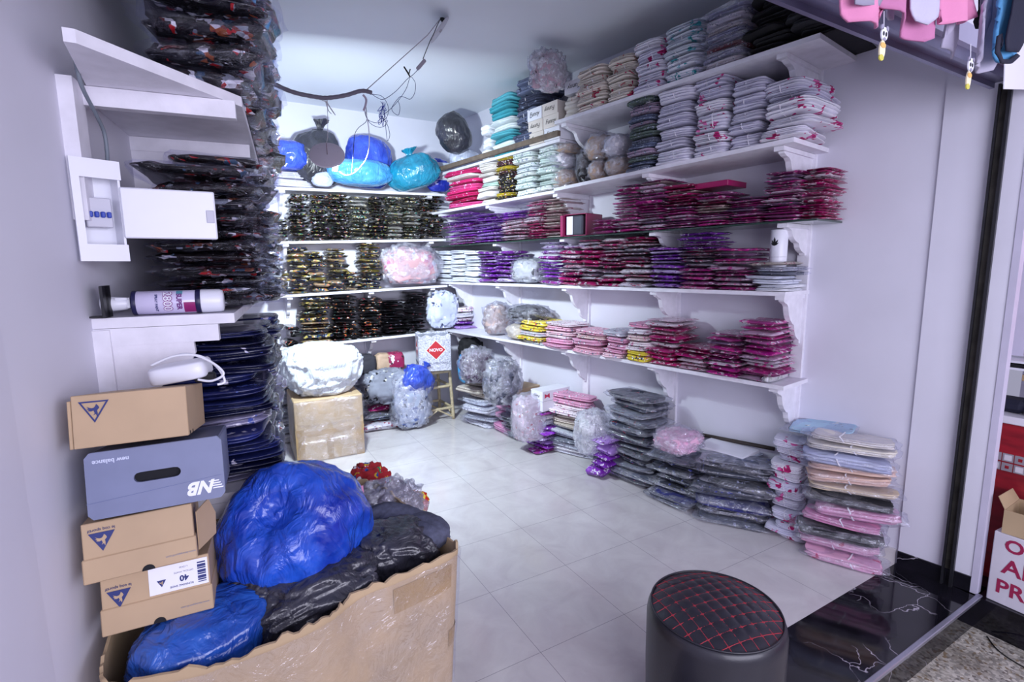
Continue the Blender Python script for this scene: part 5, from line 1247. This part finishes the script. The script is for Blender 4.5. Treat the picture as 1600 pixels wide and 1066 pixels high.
# conduit
cp = catmull([Q(398, 118), Q(415, 125), Q(455, 143), Q(490, 151), Q(512, 153), Q(540, 149), Q(565, 142), Q(581, 145)], 6)
g = G(); n = len(cp); g.tube(cp, [.0105+.0012*(i % 2) for i in range(n)], 10)
tag(g.build('conduit_hose', mat('mauve_grey_hose', '6E6878', .6, var=.05), None, True), 'grey corrugated conduit hose sagging under the ceiling from the left shelf', 'hose')
g = G(); g.tube([Q(571, 142), Q(668, 55, 3.03), Q(686, 32, 3.06)], .0026, 6)
tag(g.build('ceiling_rope', m_tie, None, True), 'straight pale cord holding the conduit end up to the ceiling hook', 'cord')
g = G(); g.tube([Q(511, 150), Q(512, 180), Q(512, 214), C0+Vector((0, -.008, .06))], .0016, 6)
g.tube(catmull([Q(503, 157), Q(510, 160), Q(518, 172), Q(524, 180), Q(516, 168), Q(509, 158), Q(513, 172), Q(518, 178)], 5), .0022, 5)
tag(g.build('lamp_string', m_tie, None, True), 'thin knotted string from the conduit down to the round lamp', 'string')
g = G(); g.tube([Q(690, 20, 3.07), Q(688, 30, 3.07), Q(683, 40, 3.06), Q(679, 50, 3.05), Q(672, 64, 3.04), Q(664, 84, 3.02), Q(661, 92, 3.0)], .0022, 6)
g.lathe([(.004, 0), (.006, .012), (.014, .02), (.014, .03)], 12, Matrix.Translation(Vector((Q(691, 17, 3.075).x, 3.075, CEIL-.03))))
tag(g.build('ceiling_wire', m_black, None, True), 'twisted dark wire dropping from the ceiling hook to the small driver box', 'wire')
Dd = Q(658, 101); ax = (Q(667, 91)-Q(650, 111)).normalized()
M = Matrix.Translation(Dd) @ ax.to_track_quat('Z', 'Y').to_matrix().to_4x4()
g = G(); g.box((-.014, -.010, -.036), (.014, .010, .036), .004); g.v = [tuple(M @ Vector(v)) for v in g.v]
o = g.build('driver_box', mat('driver_grey', 'A49CAA', .45, var=0)); tag(o, 'small grey driver box hanging on the wire near the ceiling', 'driver box')
# edge-on disc
c_ = Q(687, 47, 3.05); ld_ = (Q(700, 28, 3.05)-Q(673, 68, 3.05)).normalized(); vd = (c_-Vector((0, 0, CH))).normalized()
nn_ = (ld_.cross(vd)*1.0 + vd*.10).normalized(); M = nn_.to_track_quat('Z', 'Y').to_matrix().to_4x4()
t = thing('disc_lamp', c_, 0, 'white disc lamp seen edge on beside the ceiling wire, unlit', 'lamp')
g = G().lathe([(.086, -.003), (.088, 0), (.086, .004)], 48, M); g.build('back_plate', mat('lamp_white', 'C8C8D4', .5, var=0), t, True)
g = G().lathe([(.010, -.012), (.010, -.003)], 12, M); g.build('wire_boss', m_tie, t)
# wires
m_bw = mat('blue_wire', '1A2468', .45, var=0); m_ww = mat('white_wire', 'E4E6F2', .4, var=0)
g = G(); g.tube(catmull([Q(567, 148), Q(572, 155), Q(571, 165), Q(568, 173)], 5), [.006]*15+[.004], 8)
tag(g.build('tape_wrap', mat('mauve_tape', 'B4A8BC', .5, var=0), None, True), 'mauve tape wrapped around wires at the conduit end', 'tape')
def wire(pts, r, m, label, nm='loose_wire'):
    g = G(); g.tube(catmull([Q(*p) if len(p) > 1 else p for p in pts], 7), r, 5); return tag(g.build(nm, m, None, True), label, 'wire')
wire([(571, 160), (573, 178), (572, 190), (560, 200), (554, 212), (552, 240), (549, 274)], .0016, m_black, 'thin black wire hanging in front of the light blue sack')
wire([(570, 172), (574, 186), (577, 212), (575, 240), (566, 258), (552, 271), (540, 274), (530, 268)], .0032, m_ww, 'white curved cable running down to the lamp connector')
wire([(569, 168), (574, 186), (590, 192), (603, 185), (607, 172), (604, 160), (596, 150), (582, 147)], .0015, m_bw, 'dark blue wire looping below the conduit end')
wire([(581, 147), (590, 153), (600, 155), (618, 143), (636, 124), (645, 117), (654, 108)], .0016, m_bw, 'dark wire rising from the conduit end toward the driver box')
wire([(640, 122), (634, 140), (620, 160), (606, 174), (600, 178)], .0015, m_bw, 'dark blue wire falling diagonally from the knotted wire end')
wire([(643, 120), (649, 130), (648, 145), (641, 155), (632, 152), (624, 152), (612, 170), (622, 180), (625, 168), (622, 158)], .0015, m_bw, 'outermost looping dark blue wire below the driver box')
wire([(595, 180), (604, 192), (609, 210), (606, 220), (604, 212), (602, 190), (600, 176)], .0015, m_bw, 'narrow dark wire loop hanging lowest beneath the blue tangle')
wire([(570, 176), (578, 192), (592, 199), (602, 196), (606, 188)], .0015, m_bw, 'shallow dark wire loop between the white cable and the blue tangle')
rt = random.Random(3); g = G()
pts = [Q(597+rt.uniform(-8, 8)*(1 if i % 2 else .5), 158+ (i*7 % 36) + rt.uniform(-5, 5), 3+rt.uniform(-.02, .02)) for i in range(26)]
g.tube(catmull(pts, 5), .0015, 5); tag(g.build('wire_tangle', mat('bright_blue_wire', '2438A8', .4, var=0), None, True), 'bright blue tangle of thin wire below the conduit end', 'wire')
g = G(); g.tube([Q(631, 104), Q(638, 115), Q(641, 121)], [.004, .005, .003], 6); g.tube([Q(641, 108), Q(639, 115)], .003, 6)
tag(g.build('taped_wire_end', m_black, None, True), 'black taped wire end sticking up beside the driver box', 'wire')
g = G(); 
# ---------------------------------------------------------------- baby clothes hanging from the shutter rail, overhead
def cloth_sheet(name, px, Y, m, label=None, th=.006, cat='baby clothes', parent=None, amp=.02, seed=1, group=None, slope=.0):
    """a hanging garment: outline given at depth Y, cut as a thick rippled sheet of its real size"""
    pts = [Q(x, y, Y) for x, y in px]; c = sum(pts, Vector())/len(pts); zmax = max(p.z for p in pts)
    import bmesh
    bm = bmesh.new(); vs = [bm.verts.new((p.x-c.x, 0, p.z-c.z)) for p in pts]; f = bm.faces.new(vs)
    bmesh.ops.triangulate(bm, faces=[f])
    for _ in range(4):
        long_ = [e for e in bm.edges if e.calc_length() > .022]
        if not long_: break
        bmesh.ops.subdivide_edges(bm, edges=long_, cuts=1); bmesh.ops.triangulate(bm, faces=bm.faces[:])
    bm.normal_update()
    for v in bm.verts:
        x, z = v.co.x+c.x, v.co.z+c.z
        v.co.y = amp*nz(x*9, z*3.2, seed, seed) + amp*.7*math.sin(x*46+seed+z*6) + slope*(x-c.x)
    bmesh.ops.solidify(bm, geom=bm.faces[:], thickness=th)
    me = bpy.data.meshes.new(name); bm.to_mesh(me); bm.free(); me.materials.append(m); me.polygons.foreach_set('use_smooth', [True]*len(me.polygons))
    if parent is None:
        o = link(name, me, None, c); return tag(o, label, cat, group)
    return link(name, me, parent, c-parent.location)
m_bp = cloth('baby_pink_cloth', ['D888B0'], None, .06, b=(220, .3, .002)); m_bpd = cloth('dusty_pink_cloth', ['BE78A2'], None, .06); m_bw2 = cloth('soft_white_cloth', ['BCB8CE'], None, .04); m_bgr = cloth('pale_grey_cloth', ['9490A6'], None, .06)
m_bbl = cloth('baby_blue_plain_cloth', ['4C8CBC'], None, .06); m_nvy = cloth('navy_trim_cloth', ['14162E'], None, .1); m_blk2 = cloth('black_trim_cloth', ['1E1C22'], None, .1)
gh = 'baby clothes hanging from the shutter rail'
a = cloth_sheet('baby_shirt', [(1328, -40), (1332, 15), (1338, 30), (1352, 36), (1362, 45), (1370, 44), (1378, 20), (1388, 0), (1392, -40)], .74, m_bp, 'leftmost hanging pink baby top with a grey neckline', group=gh, seed=1)
cloth_sheet('grey_neckline', [(1340, -40), (1342, 4), (1352, 8), (1372, 10), (1380, -2), (1384, -40)], .728, m_bgr, parent=a, th=.003, amp=.006, seed=1)
a = cloth_sheet('baby_trousers', [(1384, -40), (1386, 4), (1408, 22), (1416, 36), (1424, 52), (1440, 67), (1452, 62), (1466, 42), (1470, 20), (1474, -40)], .72, m_bpd, 'dusty pink V shaped baby garment hanging next to the pink top', group=gh, seed=2)
cloth_sheet('white_panel', [(1430, -40), (1432, 10), (1438, 30), (1446, 40), (1456, 30), (1464, 10), (1466, -40)], .700, m_bw2, parent=a, th=.004, amp=.012, seed=3)
cloth_sheet('baby_shirt', [(1478, -40), (1476, 10), (1474, 33), (1488, 36), (1506, 36), (1520, 30), (1529, 26), (1528, -40)], .68, m_bp, 'second pink baby top, straight hem, near the black trimmed one', group=gh, seed=4)
cloth_sheet('white_socks', [(1382, -40), (1384, 26), (1388, 32), (1396, 31), (1396, 10), (1394, -40)], .78, m_bw2, 'small white cloth strip between the pink baby clothes', group=gh, seed=5, amp=.006)
cloth_sheet('white_romper', [(1490, -40), (1488, 34), (1474, 60), (1472, 74), (1482, 82), (1491, 91), (1497, 86), (1502, 60), (1503, 34), (1500, -40)], .74, m_bw2, 'white baby garment with a pointed hem under the pink top', group=gh, seed=6, amp=.012)
a = cloth_sheet('black_trimmed_top', [(1534, -40), (1532, 14), (1526, 32), (1528, 44), (1534, 45), (1542, 30), (1548, 10), (1550, -40)], .70, m_blk2, 'narrow black trimmed baby top between pink and white ones', group=gh, seed=7, amp=.008)
cloth_sheet('grey_panel', [(1538, -40), (1537, 12), (1532, 36), (1537, 36), (1543, 10), (1544, -40)], .688, m_bgr, parent=a, th=.003, amp=.004, seed=7)
a = cloth_sheet('white_bodysuit', [(1552, -40), (1550, 30), (1541, 70), (1528, 90), (1518, 104), (1540, 112), (1551, 110), (1559, 90), (1560, 60), (1566, 20), (1568, -40)], .66, m_bw2, 'white baby bodysuit with a small red mark, beside the blue suit', group=gh, seed=8, amp=.012)
g = G(); p = Q(1556, 58, .635)-a.location; g.lathe([(.006, 0), (.006, .0015)], 12, Matrix.Translation(p) @ Matrix.Rotation(R(90), 4, 'X')); g.build('red_mark', m_rd, a)
a = cloth_sheet('blue_suit', [(1574, -40), (1570, 20), (1562, 50), (1558, 78), (1566, 96), (1580, 97), (1592, 86), (1604, 60), (1612, -40)], .62, m_bbl, 'blue baby suit with navy edging, rightmost of the hanging clothes', group=gh, seed=9, amp=.012)
cloth_sheet('navy_edging', [(1566, 52), (1559, 56), (1556, 82), (1566, 98), (1582, 99), (1592, 88), (1588, 84), (1580, 92), (1569, 92), (1562, 80), (1564, 64)], .604, m_nvy, parent=a, th=.004, amp=.004, seed=9)
cloth_sheet('navy_stripe', [(1594, -40), (1585, 20), (1576, 60), (1577, 78), (1590, 82), (1600, 60), (1610, -40)], .600, m_nvy, parent=a, th=.004, amp=.006, seed=9)
g = G(); A_, B_ = Q(1569, 140, .80), Q(1640, 90, .80)
vs = [Q(1569, 139, .79), Q(1640, 141, .79), Q(1640, 60, .79), Q(1572, 60, .79)]
g.add(vs+[v+Vector((0, .003, 0)) for v in vs], [(0, 1, 2, 3), (7, 6, 5, 4), (0, 4, 5, 1), (1, 5, 6, 2), (2, 6, 7, 3), (3, 7, 4, 0)])
tag(g.build('paper_sheet', m_paper), 'white paper sheet hanging at the top of the shutter guide', 'paper')
def charm(x, y, Y, label, sc=1):
    c = Q(x, y, Y); t = thing('hanging_charm', c, 0, label, 'charm', 'small animal charms on the hanging baby clothes')
    M = Matrix.Rotation(R(90), 4, 'X')
    def disc(nm, cx, cz, rx, rz, m, y0=0, th=.003):
        g = G(); g.prism([(cx+rx*math.cos(q), cz+rz*math.sin(q)) for q in [2*math.pi*i/20 for i in range(20)]], 0, th, Matrix.Translation((0, y0, 0)) @ M); return g.build(nm, m, t)
    disc('head', 0, .006, .0165*sc, .017*sc, m_white); disc('ear', -.012, .020, .006, .006, m_bgr); disc('ear', .012, .020, .006, .006, m_bgr)
    disc('eye', -.006, .006, .0035, .005, m_black, -.0032, .001); disc('eye', .006, .006, .0035, .005, m_black, -.0032, .001); disc('muzzle', 0, -.006, .006, .004, m_bgr, -.0032, .001)
    disc('belly', -.004, -.030, .013, .022, mat('charm_cream', 'E4D8B8', .5, var=0)); disc('stripe_patch', -.004, -.020, .012, .006, mat('charm_orange', 'E0B060', .5, var=0), -.0032, .001); disc('foot', -.006, -.048, .010, .007, mat('charm_yellow', 'C8C04C', .5, var=0), -.0005)
    g = G(); g.tube([(0, 0, .02), (.002, .004, .06)], .001, 5); g.build('charm_loop', m_white, t)
charm(1380, 58, .70, 'small white bear charm hanging below the first pink baby top', .9)
charm(1515, 106, .64, 'small black and white bear charm beside the white bodysuit')
g = G(); g.tube([Q(1300, -60, .72), Q(1700, -60, .66)], .006, 8); tag(g.build('hanging_rod', m_steel, None, True), 'thin steel rod above the frame from which the baby clothes hang', 'rod')
# ---------------------------------------------------------------- the neighbouring stall outside on the right
s = NT('red_lacquer'); n_ = s.new('ShaderNodeTexNoise'); mp = s.new('ShaderNodeMapping'); mp.inputs['Scale'].default_value = (1.2, 3, 14); s.link(s.coord('pos'), mp.inputs[0]); s.link(mp.outputs[0], n_.inputs[0]); n_.inputs['Scale'].default_value = 2
s.link(s.ramp(n_.outputs[0], [(.35, lin('7A1420')), (.7, lin('A01C2A'))]), s.b.inputs['Base Color']); s.b.inputs['Roughness'].default_value = .35; m_lac = s.m
NB0 = set(COL.objects)
X0 = 2.995
m_lav = mat('lavender_paint', 'CFCBE0', .6, var=.05)
tag(G().box((3.03, 1.35, -.15), (5.2, 1.45, CEIL)).build('wall_stall_back', m_wall), kind='structure')
tag(G().box((3.02, .65, -.15), (5.2, 1.35, .0)).build('trim_3', m_gran), kind='structure')
t = thing('stall_counter', (3.6, 1.0, 0), 0, 'glossy dark red counter front with a silver check band, neighbouring stall', 'counter')
g = G().box((3.03-3.6, -.12, 0), (5.1-3.6, .30, .765)); g.build('counter_front', m_lac, t)
g = G().box((3.03-3.6, -.135, .765), (5.1-3.6, .30, .80), .003); g.build('counter_top', m_wood, t)
m_sil = mat('silver_square', 'C2C0C8', .3, metal=.6, var=.1)
for r_ in range(2):
    for k in range(7):
        x = 3.04-3.6+k*.042; z = .585-r_*.045
        g = G(); g.box((x, -.1225, z), (x+.038, -.1195, z+.038)); sq = g.build('check_square', m_sil, t)
        g = G(); q = .012 if (k+r_) % 2 else .006; g.box((x+q, -.1235, z+q), (x+.038-q, -.1220, z+.038-q)); g.build('square_inset', m_lac if (k+r_) % 2 else mat('pale_inset', 'D8D4DC', .4, var=0), sq)
# niche content above the counter
tag(G().box((3.04, .93, .802), (3.16, 1.05, .865), .02).build('cloth_bundle', mat('dark_navy_cloth', '1A1C34', .8)), 'dark navy bundle on the neighbouring counter beside the wall end', 'clothes')
tag(G().box((3.17, .90, .802), (3.40, 1.04, .86), .025).build('cloth_bundle', mat('speckled_navy_cloth', '2A2A48', .8, prints=(60, .3, ['C8C8DC']))), 'speckled navy bundle on the neighbouring counter', 'clothes')
tag(G().box((3.24, .92, .862), (3.44, 1.04, .945), .015).build('paper_roll', m_paper), 'white roll lying on the speckled navy bundle', 'paper')
t = thing('folded_shelf', (3.3, 1.05, .96), 0, 'stacked white edged boards above the neighbouring counter', 'shelf')
for k in range(3): g = G().box((-.265, -.15, .05+k*.016), (.5, .2, .060+k*.016)); g.build('board', m_white if k % 2 == 0 else m_black, t)
g = G().box((-.16, -.12, .0), (.5, .2, .028)); g.build('timber_batten', mat('pale_timber', 'A88E68', .6), t)
for x, w_, m, l in ((3.065, .045, m_lav, 'lavender plank leaning behind the white edged boards, nearest the wall end'), (3.125, .03, mat('amber_timber', 'A87840', .5), 'amber timber strip between two pale planks next door'), (3.16, .055, m_lav, 'lavender plank beside the bright red panel next door')):
    tag(G().box((x, 1.02, 1.06), (x+w_, 1.05, 2.3)).build('leaning_plank', m), l, 'plank')
tag(G().box((3.225, 1.03, 1.06), (3.7, 1.06, 2.3)).build('red_panel', mat('bright_red_panel', 'C41C1C', .4, var=.05)), 'bright red panel standing above the neighbouring counter', 'panel')
TN = Matrix.Translation((3.10, .93, 0)) @ Matrix.Rotation(R(-90), 4, 'Z') @ Matrix.Translation((-3.03, -.88, 0))
for o in list(COL.objects):
    if o not in NB0 and o.parent is None: o.matrix_basis = TN @ o.matrix_basis
tag(G().box((2.885, .805, -.15), (2.93, .83, CEIL)).build('wall_stall_end', m_lav), kind='structure')
# white box with lettering outside
t = thing('printed_carton', (2.985, .60, .0), R(-93), 'white carton with raspberry capital letters by the neighbouring counter', 'box')
m_rsp = mat('raspberry_ink', 'A02050', .6, var=0)
g = G().box((-.17, -.10, 0), (.32, .11, .325), .003); g.build('carton_body', mat('white_carton_card', 'DCD8E4', .6, var=.06), t)
text('O B', .08, m_rsp, t, TF(-.065, -.1008, .275), bold=.002); text('AL', .095, m_rsp, t, TF(-.075, -.1008, .178), bold=.002); text('PROM', .088, m_rsp, t, TF(-.025, -.1008, .078), bold=.002)
t2 = thing('open_tray_carton', (2.985, .585, .328), R(-88), 'small open brown carton holding black bottles on the white lettered carton', 'box')
g = G(); g.box((-.17, -.09, 0), (.30, -.086, .105)); g.box((-.17, .10, 0), (.30, .104, .105)); g.box((-.17, -.086, 0), (-.166, .10, .105)); g.box((.296, -.086, 0), (.30, .10, .105)); g.box((-.166, -.086, 0), (.296, .10, .004)); g.build('carton_wall', m_card, t2)
g = G().prism([(0, 0), (.186, 0), (.18, .05), (.01, .055)], 0, .003, Matrix.Translation((-.170, -.088, .105)) @ Matrix.Rotation(R(90), 4, 'Z') @ Matrix.Rotation(R(60), 4, 'X')); g.build('flap', m_card, t2)
for k in range(3):
    p = Vector((2.985+.012*k, .66-k*.08, .334)); b = thing('black_tin', p, 0, ('black tin nearest the flap in the open brown tray', 'black tin in the middle of the open brown tray', 'black tin farthest from the flap in the open brown tray')[k], 'tin', 'black tins in the brown tray')
    g = G().lathe([(.024, 0), (.026, .004), (.026, .098), (.024, .102)], 24); g.build('tin_body', m_dark, b, True); g = G().lathe([(.0255, .100), (.0265, .102), (.0265, .112), (.024, .115)], 24); g.build('lid', mat('silver_lid', 'A8A8B4', .25, metal=.7, var=0), b, True)
g = G().box((2.62, .52, -.149), (2.68, .56, -.148)); o = g.build('paper_scrap', m_paper); tag(o, 'small white paper scrap on the speckled terrazzo outside', 'paper')
g = G(); g.tube(catmull([(2.84, .74, -.146), (2.76, .66, -.146), (2.74, .50, -.146), (2.78, .1, -.146)], 6), .0025, 6); tag(g.build('thin_cable', m_black, None, True), 'thin dark cable lying on the terrazzo outside', 'cable')
